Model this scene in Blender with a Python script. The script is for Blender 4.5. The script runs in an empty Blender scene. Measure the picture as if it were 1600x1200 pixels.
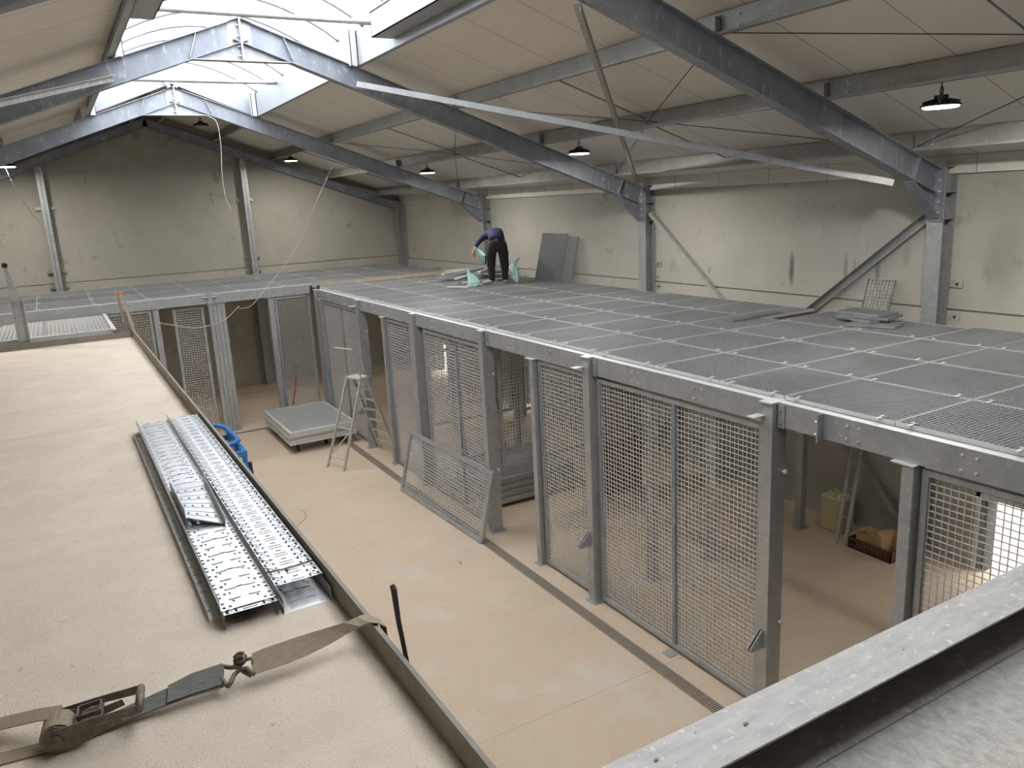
import bpy, math, random
from mathutils import Vector, Matrix
random.seed(7)
S = bpy.context.scene
COL = S.collection
V = Vector
# ------------------------------------------------------------------ camera
cam_d = bpy.data.cameras.new('camera')
cam = bpy.data.objects.new('camera', cam_d); COL.objects.link(cam)
FPX = 1231.84
yaw, pit, rol = 0.51453365, -0.23024929, -0.05155806
F = V((math.sin(yaw)*math.cos(pit), math.cos(yaw)*math.cos(pit), math.sin(pit)))
R0 = V((math.cos(yaw), -math.sin(yaw), 0)); U0 = R0.cross(F)
Rr = math.cos(rol)*R0 + math.sin(rol)*U0
Ur = -math.sin(rol)*R0 + math.cos(rol)*U0
M = Matrix(((Rr.x, Ur.x, -F.x, 0), (Rr.y, Ur.y, -F.y, 0), (Rr.z, Ur.z, -F.z, 4.7), (0, 0, 0, 1)))
cam.matrix_world = M
cam_d.sensor_fit = 'HORIZONTAL'; cam_d.sensor_width = 36.0
cam_d.lens = 36.0*FPX/1600.0
cam_d.clip_start = 0.05; cam_d.clip_end = 300
S.camera = cam
# ------------------------------------------------------------------ world, exposure
w = bpy.data.worlds.new('overcast'); S.world = w; w.use_nodes = True
bg = w.node_tree.nodes['Background']
bg.inputs[0].default_value = (0.965, 0.985, 1.0, 1); bg.inputs[1].default_value = 4.9
S.view_settings.view_transform = 'Standard'; S.view_settings.look = 'None'
S.view_settings.gamma = 1.0; S.view_settings.use_curve_mapping = False
S.view_settings.exposure = 0.72
S.cycles.max_bounces = 9; S.cycles.diffuse_bounces = 6; S.cycles.glossy_bounces = 3
S.cycles.transparent_max_bounces = 10; S.cycles.transmission_bounces = 4
S.cycles.sample_clamp_indirect = 8.0
S.cycles.caustics_reflective = False; S.cycles.caustics_refractive = False
# daylight portals in the rooflight and the wall hatches: they only guide the sampling of the sky
def portal(name, loc, rot, sx, sy):
    l = bpy.data.lights.new(name, 'AREA'); l.shape = 'RECTANGLE'; l.size = sx; l.size_y = sy
    l.cycles.is_portal = True
    o = bpy.data.objects.new(name, l); o.location = loc; o.rotation_euler = rot; COL.objects.link(o)
portal('skylight_portal', (2.5, 8.85, 7.62), (0, 0, 0), 3.0, 16.5)
for n, (yc, ww, hh) in enumerate(((4.45, 1.1, 1.0), (15.2, .8, .95), (20.1, 1.0, .9))):
    portal('hatch_portal', (9.42, yc, hh/2), (0, math.radians(90), 0), hh, ww)

# ------------------------------------------------------------------ materials
def mat(name, base, rough=.6, metal=0.0, var=.12, scale=6.0, bump=0.0, bscale=60.0, col2=None, stretch=(1, 1, 1), spots=None, emit=None, detail=6):
    m = bpy.data.materials.new(name); m.use_nodes = True
    nt = m.node_tree; N = nt.nodes; L = nt.links
    b = N['Principled BSDF']
    b.inputs['Roughness'].default_value = rough; b.inputs['Metallic'].default_value = metal
    if emit:
        b.inputs['Emission Color'].default_value = (*emit[:3], 1); b.inputs['Emission Strength'].default_value = emit[3]
    g = N.new('ShaderNodeNewGeometry')
    mp = N.new('ShaderNodeMapping'); mp.inputs['Scale'].default_value = stretch
    L.new(g.outputs['Position'], mp.inputs['Vector'])
    n = N.new('ShaderNodeTexNoise'); n.inputs['Scale'].default_value = scale; n.inputs['Detail'].default_value = detail
    n.inputs['Roughness'].default_value = .65
    L.new(mp.outputs[0], n.inputs['Vector'])
    r = N.new('ShaderNodeMapRange'); r.inputs['From Min'].default_value = .3; r.inputs['From Max'].default_value = .7
    L.new(n.outputs['Fac'], r.inputs['Value'])
    mx = N.new('ShaderNodeMix'); mx.data_type = 'RGBA'
    c2 = col2 or tuple(c*(1-var*2) for c in base)
    mx.inputs['A'].default_value = (*c2, 1); mx.inputs['B'].default_value = (*base, 1)
    L.new(r.outputs[0], mx.inputs['Factor'])
    out = mx.outputs['Result']
    if spots:   # (scale, threshold, colour)
        for (ss, th, cc, st) in spots:
            mp2 = N.new('ShaderNodeMapping'); mp2.inputs['Scale'].default_value = st
            L.new(g.outputs['Position'], mp2.inputs['Vector'])
            n2 = N.new('ShaderNodeTexNoise'); n2.inputs['Scale'].default_value = ss; n2.inputs['Detail'].default_value = 5
            L.new(mp2.outputs[0], n2.inputs['Vector'])
            r2 = N.new('ShaderNodeMapRange'); r2.inputs['From Min'].default_value = th; r2.inputs['From Max'].default_value = th+.09
            L.new(n2.outputs['Fac'], r2.inputs['Value'])
            m2 = N.new('ShaderNodeMix'); m2.data_type = 'RGBA'
            L.new(r2.outputs[0], m2.inputs['Factor']); L.new(out, m2.inputs['A']); m2.inputs['B'].default_value = (*cc, 1)
            out = m2.outputs['Result']
    L.new(out, b.inputs['Base Color'])
    if bump:
        n3 = N.new('ShaderNodeTexNoise'); n3.inputs['Scale'].default_value = bscale; n3.inputs['Detail'].default_value = 4
        L.new(g.outputs['Position'], n3.inputs['Vector'])
        bp = N.new('ShaderNodeBump'); bp.inputs['Strength'].default_value = bump; bp.inputs['Distance'].default_value = .01
        L.new(n3.outputs['Fac'], bp.inputs['Height']); L.new(bp.outputs[0], b.inputs['Normal'])
    m['nodes_out'] = 1
    return m
def lines(m, axis, pitch, width, colour, offset=0.0):
    """thin joint lines at every pitch along a world axis"""
    nt = m.node_tree; N = nt.nodes; L = nt.links; b = N['Principled BSDF']
    src = b.inputs['Base Color'].links[0].from_socket
    g = N.new('ShaderNodeNewGeometry'); sp = N.new('ShaderNodeSeparateXYZ'); L.new(g.outputs['Position'], sp.inputs[0])
    a = N.new('ShaderNodeMath'); a.operation = 'ADD'; a.inputs[1].default_value = 100*pitch-offset; L.new(sp.outputs[axis], a.inputs[0])
    d = N.new('ShaderNodeMath'); d.operation = 'MODULO'; d.inputs[1].default_value = pitch; L.new(a.outputs[0], d.inputs[0])
    l = N.new('ShaderNodeMath'); l.operation = 'LESS_THAN'; l.inputs[1].default_value = width; L.new(d.outputs[0], l.inputs[0])
    mx = N.new('ShaderNodeMix'); mx.data_type = 'RGBA'; L.new(l.outputs[0], mx.inputs['Factor'])
    L.new(src, mx.inputs['A']); mx.inputs['B'].default_value = (*colour, 1)
    L.new(mx.outputs['Result'], b.inputs['Base Color'])
one = (1, 1, 1)
M_floor = mat('floor_concrete', (.585, .46, .335), .6, 0, .06, 1.6, .15, 40, col2=(.53, .405, .285),
              spots=[(9, .63, (.50, .36, .24), (1, 1, 1)), (26, .62, (.68, .56, .43), (1, 2.2, 1)), (.8, .58, (.57, .49, .39), one)], detail=10)
M_slab = mat('slab_concrete', (.665, .575, .47), .9, 0, .08, 3.0, .6, 110, col2=(.555, .475, .385), detail=14,
             spots=[(46, .64, (.36, .30, .235), (1, 2.0, 1)), (1.1, .56, (.56, .48, .39), (.6, 1.6, 1)), (11, .70, (.30, .24, .18), one), (120, .60, (.46, .39, .31), one), (80, .62, (.74, .66, .56), one)])
M_slabg = mat('rough_grey_concrete', (.62, .59, .53), .95, 0, .1, 30, .9, 90, col2=(.36, .34, .30), detail=8, stretch=(1, .6, 1))
M_wall = mat('wall_concrete', (.48, .458, .40), .9, 0, .1, 1.1, .2, 30, col2=(.405, .385, .33), detail=10, spots=[(3.2, .64, (.33, .31, .255), (1, 1, .8)), (9, .60, (.42, .395, .335), (1, 1, .25))])
def stains(m, items):
    # dark run marks on the wall: (axis-1 centre y, z centre, half width, half height)
    nt = m.node_tree; N = nt.nodes; L = nt.links; b = N['Principled BSDF']
    g = N.new('ShaderNodeNewGeometry'); sp = N.new('ShaderNodeSeparateXYZ'); L.new(g.outputs['Position'], sp.inputs[0])
    def mth(op, a, b_=None):
        n = N.new('ShaderNodeMath'); n.operation = op
        for i, v in enumerate((a, b_)):
            if v is None: continue
            if isinstance(v, (int, float)): n.inputs[i].default_value = v
            else: L.new(v, n.inputs[i])
        return n.outputs[0]
    inx = mth('GREATER_THAN', sp.outputs[0], 9.1)
    for (yc, zc, hw, hh, st) in items:
        a = mth('DIVIDE', mth('SUBTRACT', sp.outputs[1], yc), hw); c = mth('DIVIDE', mth('SUBTRACT', sp.outputs[2], zc), hh)
        d = mth('ADD', mth('MULTIPLY', a, a), mth('MULTIPLY', c, c))
        r = N.new('ShaderNodeMapRange'); L.new(d, r.inputs['Value']); r.inputs['From Min'].default_value = 0; r.inputs['From Max'].default_value = 1
        r.inputs['To Min'].default_value = st; r.inputs['To Max'].default_value = 0
        f = mth('MULTIPLY', r.outputs[0], inx)
        src = b.inputs['Base Color'].links[0].from_socket
        mx = N.new('ShaderNodeMix'); mx.data_type = 'RGBA'; L.new(f, mx.inputs['Factor']); L.new(src, mx.inputs['A']); mx.inputs['B'].default_value = (.06, .055, .045, 1)
        L.new(mx.outputs['Result'], b.inputs['Base Color'])
stains(M_wall, [(7.890, 3.518, 0.057, 0.293, 0.75), (6.989, 3.506, 0.040, 0.329, 0.50), (6.856, 3.591, 0.029, 0.189, 0.30), (6.510, 3.524, 0.046, 0.267, 0.50), (6.123, 3.744, 0.068, 0.177, 0.20), (10.819, 3.231, 0.034, 0.034, 0.50), (8.056, 3.278, 0.047, 0.047, 0.20), (4.9, 4.2, .55, .8, .22), (4.95, 3.7, .25, .5, .2), (4.2, 3.5, .3, .2, .12)])
M_roof = mat('roof_panel_white', (.86, .835, .775), .5, 0, .03, .5, 0, col2=(.80, .775, .715))
lines(M_roof, 1, 1.0, .012, (.40, .37, .32), .3)
lines(M_roof, 1, 1.0, .010, (.80, .77, .70), .33)
M_galv = mat('galvanised_steel', (.48, .485, .475), .42, .55, .1, 7, .05, 40, col2=(.37, .385, .395), spots=[(22, .6, (.53, .545, .55), one)])
M_raft = mat('galvanised_rafter', (.35, .37, .41), .5, .45, .12, 3.5, .04, 30, col2=(.23, .25, .29), stretch=(1, 1, .5), spots=[(16, .60, (.44, .46, .49), (1, 1, .4)), (7, .66, (.30, .29, .28), (1, 1, .3))])
M_wire = mat('galvanised_wire', (.68, .67, .64), .4, .3, .05, 10)
M_grate = mat('galvanised_grating', (.40, .412, .415), .5, .4, .1, 1.1, col2=(.30, .31, .315))
M_purlin = mat('galvanised_purlin', (.37, .365, .34), .5, .4, .12, 4, .03, 30, col2=(.29, .285, .265), spots=[(18, .62, (.44, .435, .41), one)])
M_step = mat('tan_strip', (.52, .45, .33), .7)
M_joint = mat('floor_joint', (.42, .33, .24), .8)
M_band = mat('galvanised_banding', (.66, .66, .635), .5, .25, .04, 10)
M_tray = mat('bright_zinc_tray', (.60, .61, .615), .36, .7, .05, 12, col2=(.50, .51, .52))
M_light = mat('light_sheet_metal', (.40, .42, .44), .5, .3, .05, 8)
M_alu = mat('aluminium', (.62, .60, .54), .45, .4, .05, 8)
M_dirty = mat('dusty_galvanised', (.50, .48, .45), .65, .2, .1, 7, .08, 50, col2=(.34, .33, .315), stretch=(1, 3, 1), spots=[(30, .60, (.60, .585, .555), one)], detail=10)
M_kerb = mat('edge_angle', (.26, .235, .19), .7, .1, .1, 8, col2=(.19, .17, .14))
M_black = mat('black_plastic', (.015, .015, .016), .45, 0, .05, 8)
M_dark = mat('dark_rubber', (.04, .035, .035), .7, 0, .05, 8)
M_lens = mat('lamp_lens', (.9, .9, .9), .4, 0, 0, 8, emit=(1, .97, .93, 14))
M_lensoff = mat('lamp_lens_off', (.30, .29, .28), .4, 0, .05, 8)
M_white = mat('white_paint', (.78, .77, .73), .5, 0, .03, 8)
M_gravel = mat('gravel', (.42, .40, .36), .9, 0, .1, 40, .6, 40, col2=(.16, .15, .13), detail=3)
M_pave = mat('yard_concrete', (.42, .38, .29), .9, 0, .1, 6, .1, 40)
M_blue = mat('blue_plastic', (.03, .20, .52), .35, 0, .08, 6)
M_navy = mat('navy_cloth', (.035, .035, .10), .85, 0, .15, 14, .2, 50)
M_trous = mat('black_work_trousers', (.022, .018, .016), .85, 0, .2, 12, .2, 50)
M_skin = mat('skin', (.50, .30, .22), .55, 0, .04, 20)
M_boot = mat('tan_boots', (.42, .35, .24), .8, 0, .1, 20)
M_hair = mat('dark_hair', (.03, .02, .015), .8, 0, .1, 30)
M_red = mat('red_paint', (.50, .03, .02), .4, 0, .05, 8)
M_card = mat('cardboard', (.55, .36, .16), .9, 0, .06, 6)
M_crate = mat('brown_crate', (.10, .035, .02), .5, 0, .1, 8)
M_can = mat('yellowish_can', (.62, .56, .33), .4, 0, .05, 5)
M_web = mat('strap_webbing', (.36, .30, .21), .9, 0, .1, 25, .4, 180, col2=(.25, .20, .14), stretch=(1, 8, 1))
M_webd = mat('strap_webbing_grey', (.20, .20, .18), .9, 0, .12, 25, .4, 180, col2=(.10, .10, .095), stretch=(1, 8, 1))
M_rust = mat('dusty_iron', (.24, .20, .16), .6, .45, .15, 30, .2, 80, col2=(.13, .10, .08))
M_cord = mat('white_cord', (.70, .66, .56), .8, 0, .05, 8)
M_orange = mat('orange_tip', (.55, .25, .13), .7, 0, .05, 8)
M_fibre = mat('weathered_rail', (.50, .46, .40), .7, .1, .1, 12)
M_drainbed = mat('drain_bed', (.10, .075, .05), .9)
M_drain = mat('drain_steel', (.40, .33, .26), .6, .3, .1, 20)
M_plank = mat('brown_boards', (.30, .20, .12), .8, 0, .15, 3, col2=(.2, .13, .08), stretch=(6, 6, .6))

def glassy(name, col, tr, tl):
    m = bpy.data.materials.new(name); m.use_nodes = True; nt = m.node_tree; N = nt.nodes; L = nt.links
    N.remove(N['Principled BSDF']); out = N['Material Output']
    a = N.new('ShaderNodeBsdfTransparent'); a.inputs[0].default_value = (*tr, 1)
    b = N.new('ShaderNodeBsdfTranslucent'); b.inputs[0].default_value = (*tl, 1)
    c = N.new('ShaderNodeBsdfDiffuse'); c.inputs[0].default_value = (*col, 1)
    m1 = N.new('ShaderNodeMixShader'); m1.inputs[0].default_value = .3
    m2 = N.new('ShaderNodeMixShader'); m2.inputs[0].default_value = .42
    L.new(b.outputs[0], m1.inputs[1]); L.new(c.outputs[0], m1.inputs[2])
    L.new(m1.outputs[0], m2.inputs[1]); L.new(a.outputs[0], m2.inputs[2]); L.new(m2.outputs[0], out.inputs[0])
    return m
M_poly = glassy('milky_polycarbonate', (.8, .82, .85), (.85, .88, .92), (.9, .92, .95))
def bagmat():
    m = bpy.data.materials.new('turquoise_film'); m.use_nodes = True; nt = m.node_tree; N = nt.nodes; L = nt.links
    b = N['Principled BSDF']; b.inputs['Base Color'].default_value = (.62, .83, .79, 1); b.inputs['Roughness'].default_value = .35
    t = N.new('ShaderNodeBsdfTranslucent'); t.inputs[0].default_value = (.5, .85, .78, 1)
    mx = N.new('ShaderNodeMixShader'); mx.inputs[0].default_value = .35
    L.new(b.outputs[0], mx.inputs[1]); L.new(t.outputs[0], mx.inputs[2]); L.new(mx.outputs[0], N['Material Output'].inputs[0])
    return m
M_bag = bagmat()

# ------------------------------------------------------------------ mesh builder
class MB:
    def __init__(s): s.v = []; s.f = []; s.sm = False
    def add(s, vs, fs):
        n = len(s.v); s.v += [tuple(p) for p in vs]; s.f += [tuple(i+n for i in f) for f in fs]; return s
    def box(s, a, b):
        x0, y0, z0 = [min(a[i], b[i]) for i in range(3)]; x1, y1, z1 = [max(a[i], b[i]) for i in range(3)]
        return s.add([(x0, y0, z0), (x1, y0, z0), (x1, y1, z0), (x0, y1, z0), (x0, y0, z1), (x1, y0, z1), (x1, y1, z1), (x0, y1, z1)],
                     [(0, 3, 2, 1), (4, 5, 6, 7), (0, 1, 5, 4), (1, 2, 6, 5), (2, 3, 7, 6), (3, 0, 4, 7)])
    def bar(s, p, q, wv, hv, caps=True):
        """box from p to q; wv, hv full cross vectors centred on the line"""
        p, q, wv, hv = V(p), V(q), V(wv)/2, V(hv)/2
        vs = [p-wv-hv, p+wv-hv, p+wv+hv, p-wv+hv, q-wv-hv, q+wv-hv, q+wv+hv, q-wv+hv]
        fs = [(0, 1, 5, 4), (1, 2, 6, 5), (2, 3, 7, 6), (3, 0, 4, 7)]
        if caps: fs += [(0, 3, 2, 1), (4, 5, 6, 7)]
        return s.add(vs, fs)
    def tube(s, pts, r, n=8, caps=True):
        pts = [V(p) for p in pts]; rings = []
        prev = None
        for i, p in enumerate(pts):
            d = (pts[min(i+1, len(pts)-1)]-pts[max(i-1, 0)]).normalized()
            if prev is None: a = d.orthogonal().normalized()
            else:
                a = prev-d*prev.dot(d)
                a = a.normalized() if a.length > 1e-6 else d.orthogonal().normalized()
            prev = a; b = d.cross(a)
            rr = r[i] if isinstance(r, (list, tuple)) else r
            rings.append([p+(a*math.cos(t)+b*math.sin(t))*rr for t in [2*math.pi*k/n for k in range(n)]])
        vs = [q for R in rings for q in R]; fs = []
        for i in range(len(pts)-1):
            for k in range(n):
                k2 = (k+1) % n
                fs.append((i*n+k, i*n+k2, (i+1)*n+k2, (i+1)*n+k))
        if caps: fs += [tuple(range(n-1, -1, -1)), tuple((len(pts)-1)*n+k for k in range(n))]
        return s.add(vs, fs)
    def prism(s, poly, d):
        n = len(poly); d = V(d); a = [V(p) for p in poly]
        return s.add(a+[p+d for p in a], [tuple(range(n-1, -1, -1)), tuple(range(n, 2*n))]+[(i, (i+1) % n, n+(i+1) % n, n+i) for i in range(n)])
    def ribbon(s, pts, wv, t=.003):
        """strap through pts; wv per point or constant full width vector"""
        n0 = len(s.v); k = len(pts); vs = []
        for i, p in enumerate(pts):
            p = V(p); ww = V(wv[i] if isinstance(wv, list) else wv)/2
            d = (V(pts[min(i+1, k-1)])-V(pts[max(i-1, 0)])).normalized(); nn = d.cross(ww.normalized()).normalized()*t/2
            vs += [p-ww-nn, p+ww-nn, p+ww+nn, p-ww+nn]
        fs = [(0, 3, 2, 1), (4*k-4, 4*k-3, 4*k-2, 4*k-1)]
        for i in range(k-1):
            for j in range(4): fs.append((4*i+j, 4*i+(j+1) % 4, 4*i+4+(j+1) % 4, 4*i+4+j))
        return s.add(vs, fs)
    def build(s, name, m, parent=None, loc=None, smooth=False):
        me = bpy.data.meshes.new(name)
        off = V(loc) if loc is not None else (parent.get('_o') and V(parent['_o']) if parent else V((0, 0, 0)))
        if not off: off = V((0, 0, 0))
        me.from_pydata([tuple(V(p)-off) for p in s.v], [], s.f); me.update()
        me.materials.append(m)
        if smooth: me.polygons.foreach_set('use_smooth', [True]*len(me.polygons))
        o = bpy.data.objects.new(name, me); COL.objects.link(o)
        if parent: o.parent = parent; o['_o'] = tuple(off)
        elif loc is not None: o.location = loc; o['_o'] = tuple(loc)
        return o
def thing(name, label, cat, loc, group=None):
    o = bpy.data.objects.new(name, None); COL.objects.link(o); o.location = loc; o.empty_display_size = .1
    o['_o'] = tuple(float(c) for c in loc); o['label'] = label; o['category'] = cat
    if group: o['group'] = group
    return o
def tag(o, label, cat, group=None, kind=None):
    o['label'] = label; o['category'] = cat
    if group: o['group'] = group
    if kind: o['kind'] = kind
    return o
def struct(name, mb, m, loc=(0, 0, 0), label=None):
    o = mb.build(name, m, None, loc); o['kind'] = 'structure'
    if label: o['label'] = label
    return o
def copy_tree(o, loc=None, rotz=None, label=None, parent=None):
    c = o.copy(); COL.objects.link(c)
    if parent: c.parent = parent
    if loc is not None: c.location = loc; c['_o'] = tuple(float(t) for t in loc)
    if rotz is not None: c.rotation_euler = (0, 0, rotz)
    if label: c['label'] = label
    for ch in list(o.children): copy_tree(ch, parent=c)
    return c
ORD = ['first', 'second', 'third', 'fourth', 'fifth', 'sixth', 'seventh', 'eighth', 'ninth', 'tenth', 'eleventh', 'twelfth', 'thirteenth',
       'fourteenth', 'fifteenth', 'sixteenth', 'seventeenth', 'eighteenth', 'nineteenth', 'twentieth']

# ------------------------------------------------------------------ dimensions
WX, LX, GY, NY = 9.18, -4.18, 22.35, -8.0      # right wall, left wall, far gable wall, near wall
RX, RZ, SL = 2.5, 7.09, .358                    # ridge x, rafter top at ridge, slope
rz = lambda x, h=0.0: RZ-SL*abs(x-RX)+h
DZ = 3.0
# ------------------------------------------------------------------ structure
struct('floor', MB().box((LX-.2, NY-.2, -.2), (WX+.2, GY+.2, 0)), M_floor)
mb = MB()
hat = [(3.9, 5.0, 1.0), (14.85, 15.6, .95), (19.6, 20.6, .85)]
ys = [NY]; 
for (a, b, h) in hat: ys += [a, b]
ys.append(GY+.2)
for i in range(0, len(ys), 2): mb.box((WX-.015, ys[i], 0), (WX+.2, ys[i+1], 3.14))
for (a, b, h) in hat: mb.box((WX-.015, a, h), (WX+.2, b, 3.14))
mb.box((WX+.03, NY, 3.14), (WX+.2, GY+.2, 3.165)); mb.box((WX, NY, 3.165), (WX+.2, GY+.2, 4.95))
struct('wall_right', mb, M_wall)
mb = MB()
mb.box((LX-.2, GY-.015, 0), (WX+.2, GY+.2, 3.23)); mb.box((LX-.2, GY+.03, 3.23), (WX+.2, GY+.2, 3.255))
mb.prism([(LX-.2, GY, 3.255), (WX+.2, GY, 3.255), (WX+.2, GY, rz(WX+.2, .23)), (RX, GY, rz(RX, .23)), (LX-.2, GY, rz(LX-.2, .23))], (0, .2, 0))
struct('wall_far', mb, M_wall)
struct('wall_left', MB().box((LX-.2, NY, 0), (LX, GY, 4.95)), M_wall)
mb = MB().prism([(LX-.2, NY-.2, 0), (WX+.2, NY-.2, 0), (WX+.2, NY-.2, rz(WX+.2, .23)), (RX, NY-.2, rz(RX, .23)), (LX-.2, NY-.2, rz(LX-.2, .23))], (0, .2, 0))
struct('wall_near', mb, M_wall)
# roof panels: two slopes, skylight opening x 1.0..4.0 up to y 17.1
mb = MB()
def slab_roof(x0, x1, y0, y1):
    t = .1
    mb.add([(x0, y0, rz(x0, .22)), (x1, y0, rz(x1, .22)), (x1, y1, rz(x1, .22)), (x0, y1, rz(x0, .22)),
            (x0, y0, rz(x0, .22)+t), (x1, y0, rz(x1, .22)+t), (x1, y1, rz(x1, .22)+t), (x0, y1, rz(x0, .22)+t)],
           [(0, 3, 2, 1), (4, 5, 6, 7), (0, 1, 5, 4), (1, 2, 6, 5), (2, 3, 7, 6), (3, 0, 4, 7)])
slab_roof(4.02, WX+.4, NY-.3, GY+.3); slab_roof(LX-.4, .98, NY-.3, GY+.3)
slab_roof(.98, RX, 17.12, GY+.3); slab_roof(RX, 4.02, 17.12, GY+.3); slab_roof(.98, RX, NY-.3, .6); slab_roof(RX, 4.02, NY-.3, .6)
struct('ceiling', mb, M_roof)
struct('trim_1', MB().box((WX-.05, NY, 4.73), (WX-.002, GY, rz(WX-.05, .215))), M_roof, label='pale eaves flashing along the top of the right wall')
# upper slab
mb = MB().box((LX, NY, 2.62), (.955, 14.3, 2.8)); struct('floor_upper', mb, M_slab)
struct('floor_upper_near', MB().box((.955, NY, 2.62), (WX, 1.7, 2.8)), M_slabg)
# slab edge angles
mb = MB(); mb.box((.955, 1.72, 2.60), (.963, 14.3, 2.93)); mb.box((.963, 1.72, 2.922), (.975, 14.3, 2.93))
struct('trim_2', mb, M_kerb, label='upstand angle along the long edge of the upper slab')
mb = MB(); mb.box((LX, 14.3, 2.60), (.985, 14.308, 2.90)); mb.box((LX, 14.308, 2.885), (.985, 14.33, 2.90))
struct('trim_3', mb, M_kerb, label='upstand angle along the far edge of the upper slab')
# outside
struct('floor_outside', MB().box((WX+.2, -12, -.3), (60, 40, -.06)), M_gravel)
struct('floor_yard', MB().box((WX+.2, 0, -.2), (WX+2.2, 26, -.02)), M_pave)
# hatch frames
for i, (a, b, h) in enumerate(hat):
    mb = MB()
    for y in (a, b-.05): mb.box((WX-.03, y, 0), (WX+.0, y+.05, h))
    mb.box((WX-.03, a, h-.05), (WX, b, h))
    mb.box((WX+.20, a+.0, 0), (WX+.24, a+.06, h)); mb.box((WX+.20, b-.12, 0), (WX+.24, b, h)); mb.box((WX+.2, a, h-.06), (WX+.24, b, h))
    o = mb.build('door_%d' % (i+1), M_white, None, (WX, a, 0)); o['kind'] = 'structure'
    o['label'] = ['white framed low hatch opening in the wall near the front corner', 'white framed low hatch opening in the middle of the right wall', 'white framed low hatch opening far back in the right wall'][i]
    MB().box((WX+.0, b-.14, 0), (WX+.19, b-.125, h-.02)).build('seal', M_dark, o)

# ------------------------------------------------------------------ skylight
sk = thing('window_1', 'long milky barrel rooflight along the ridge', 'rooflight', (RX, 5, 7)); sk['kind'] = 'structure'; del sk['category']
def arcp(t, y, dz=0.0):
    x = 1.0+3.0*t; z = 7.0+.52*math.sin(math.pi*t)**.85 if 0 < t < 1 else 7.0
    return (x, y, z+dz)
mb = MB(); n = 24; vs = []; fs = []
for yy in (.6, 17.1):
    vs += [arcp(k/n, yy, .02) for k in range(n+1)]
fs = [(k, k+1, n+2+k, n+1+k) for k in range(n)]
mb.add(vs, fs); mb.build('glazing', M_poly, sk, smooth=True)
for k in range(16):
    y = 1.36+k*1.02
    MB().tube([arcp(t/16, y, .0) for t in range(17)], .022, 6).build('hoop', M_raft, sk, smooth=True)
for y in (5.0, 10.0, 15.0):
    MB().tube([(1.05, y, 6.93), (3.97, y, 6.93)], .035, 10).build('tie_tube', M_galv, sk, smooth=True)
for sx, x in ((1, 4.0), (-1, 1.0)):
    mb = MB(); mb.box((x-.006, .6, 6.56), (x+.006, 17.1, 7.02)); mb.box((x, .6, 6.56), (x+sx*.07, 17.1, 6.57)); mb.box((x, .6, 7.01), (x+sx*.07, 17.1, 7.02))
    mb.build('edge_channel', M_light, sk)
mb = MB(); vs = [arcp(k/n, 17.1) for k in range(n+1)]
low = [(4.0, 17.1, 6.60), (RX, 17.1, 7.18), (1.0, 17.1, 6.60)]
mb.prism(vs+low, (0, .02, 0)); mb.build('end_panel', M_light, sk)
mb = MB(); mb.prism([arcp(k/n, .6) for k in range(n+1)]+[(4.0, .6, 6.60), (1.0, .6, 6.60)], (0, -.02, 0)); mb.build('end_panel', M_light, sk)
# sheet metal casings along the rooflight edges
for sx, y1, lab in ((1, 9.55, 'bluish sheet metal casing under the right edge of the rooflight'), (-1, 9.3, 'grey sheet metal casing under the left edge of the rooflight')):
    x = RX+sx*1.5
    t = thing('sheet_casing', lab, 'casing', (x, y1, 6.66))
    mb = MB(); xa, xb = x-sx*.28, x-sx*.012
    mb.box((xa, 2.0, 6.66), (xa+sx*.012, y1, 6.94)); mb.box((xa, 2.0, 6.66), (xb, y1, 6.672)); mb.box((xa, y1-.012, 6.66), (xb, y1, 6.94))
    mb.build('casing_panel', M_light, t)
    MB().box((xa-sx*.02, 2.0, 6.935), (xb, y1+.02, 6.95)).build('top_lip', M_galv, t)

# ------------------------------------------------------------------ portal frames
def ibeam(mb, p, q, h, wv, hd, tf=.012, tw=.008):
    """I beam; p,q on the top flange centre line; hd unit vector pointing down the web, wv width vector"""
    p, q, hd, wv = V(p), V(q), V(hd).normalized(), V(wv)
    mb.bar(p+hd*tf/2, q+hd*tf/2, wv, hd*tf); mb.bar(p+hd*(h-tf/2), q+hd*(h-tf/2), wv, hd*tf)
    mb.bar(p+hd*h/2, q+hd*h/2, wv.normalized()*tw, hd*(h-2*tf))
    return mb
_bm = {}
def bolts_at(parent, pts, d, rr, l):
    d = V(d).normalized(); key = (tuple(round(c, 3) for c in d), rr, l)
    if key not in _bm:
        m_ = MB(); m_.tube([(0, 0, 0), tuple(d*l)], rr, 6); me = bpy.data.meshes.new('bolt'); me.from_pydata(m_.v, [], m_.f); me.materials.append(M_band); _bm[key] = me
    for p in pts:
        o = bpy.data.objects.new('bolt', _bm[key]); COL.objects.link(o); o.parent = parent; o.location = V(p)-V(parent['_o']); o['_o'] = parent['_o']
frames = [('steel portal frame nearest the camera with its rafter crossing the upper right', 5.64),
          ('steel portal frame in the middle of the hall with braces bolted to its rafter', 10.97),
          ('steel portal frame beyond the middle one, its column behind the bending worker', 16.93)]
def bolt(mb, c, d, r=.014, l=.02):
    c = V(c); d = V(d).normalized(); mb.tube([c, c+d*l], r, 6)
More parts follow.
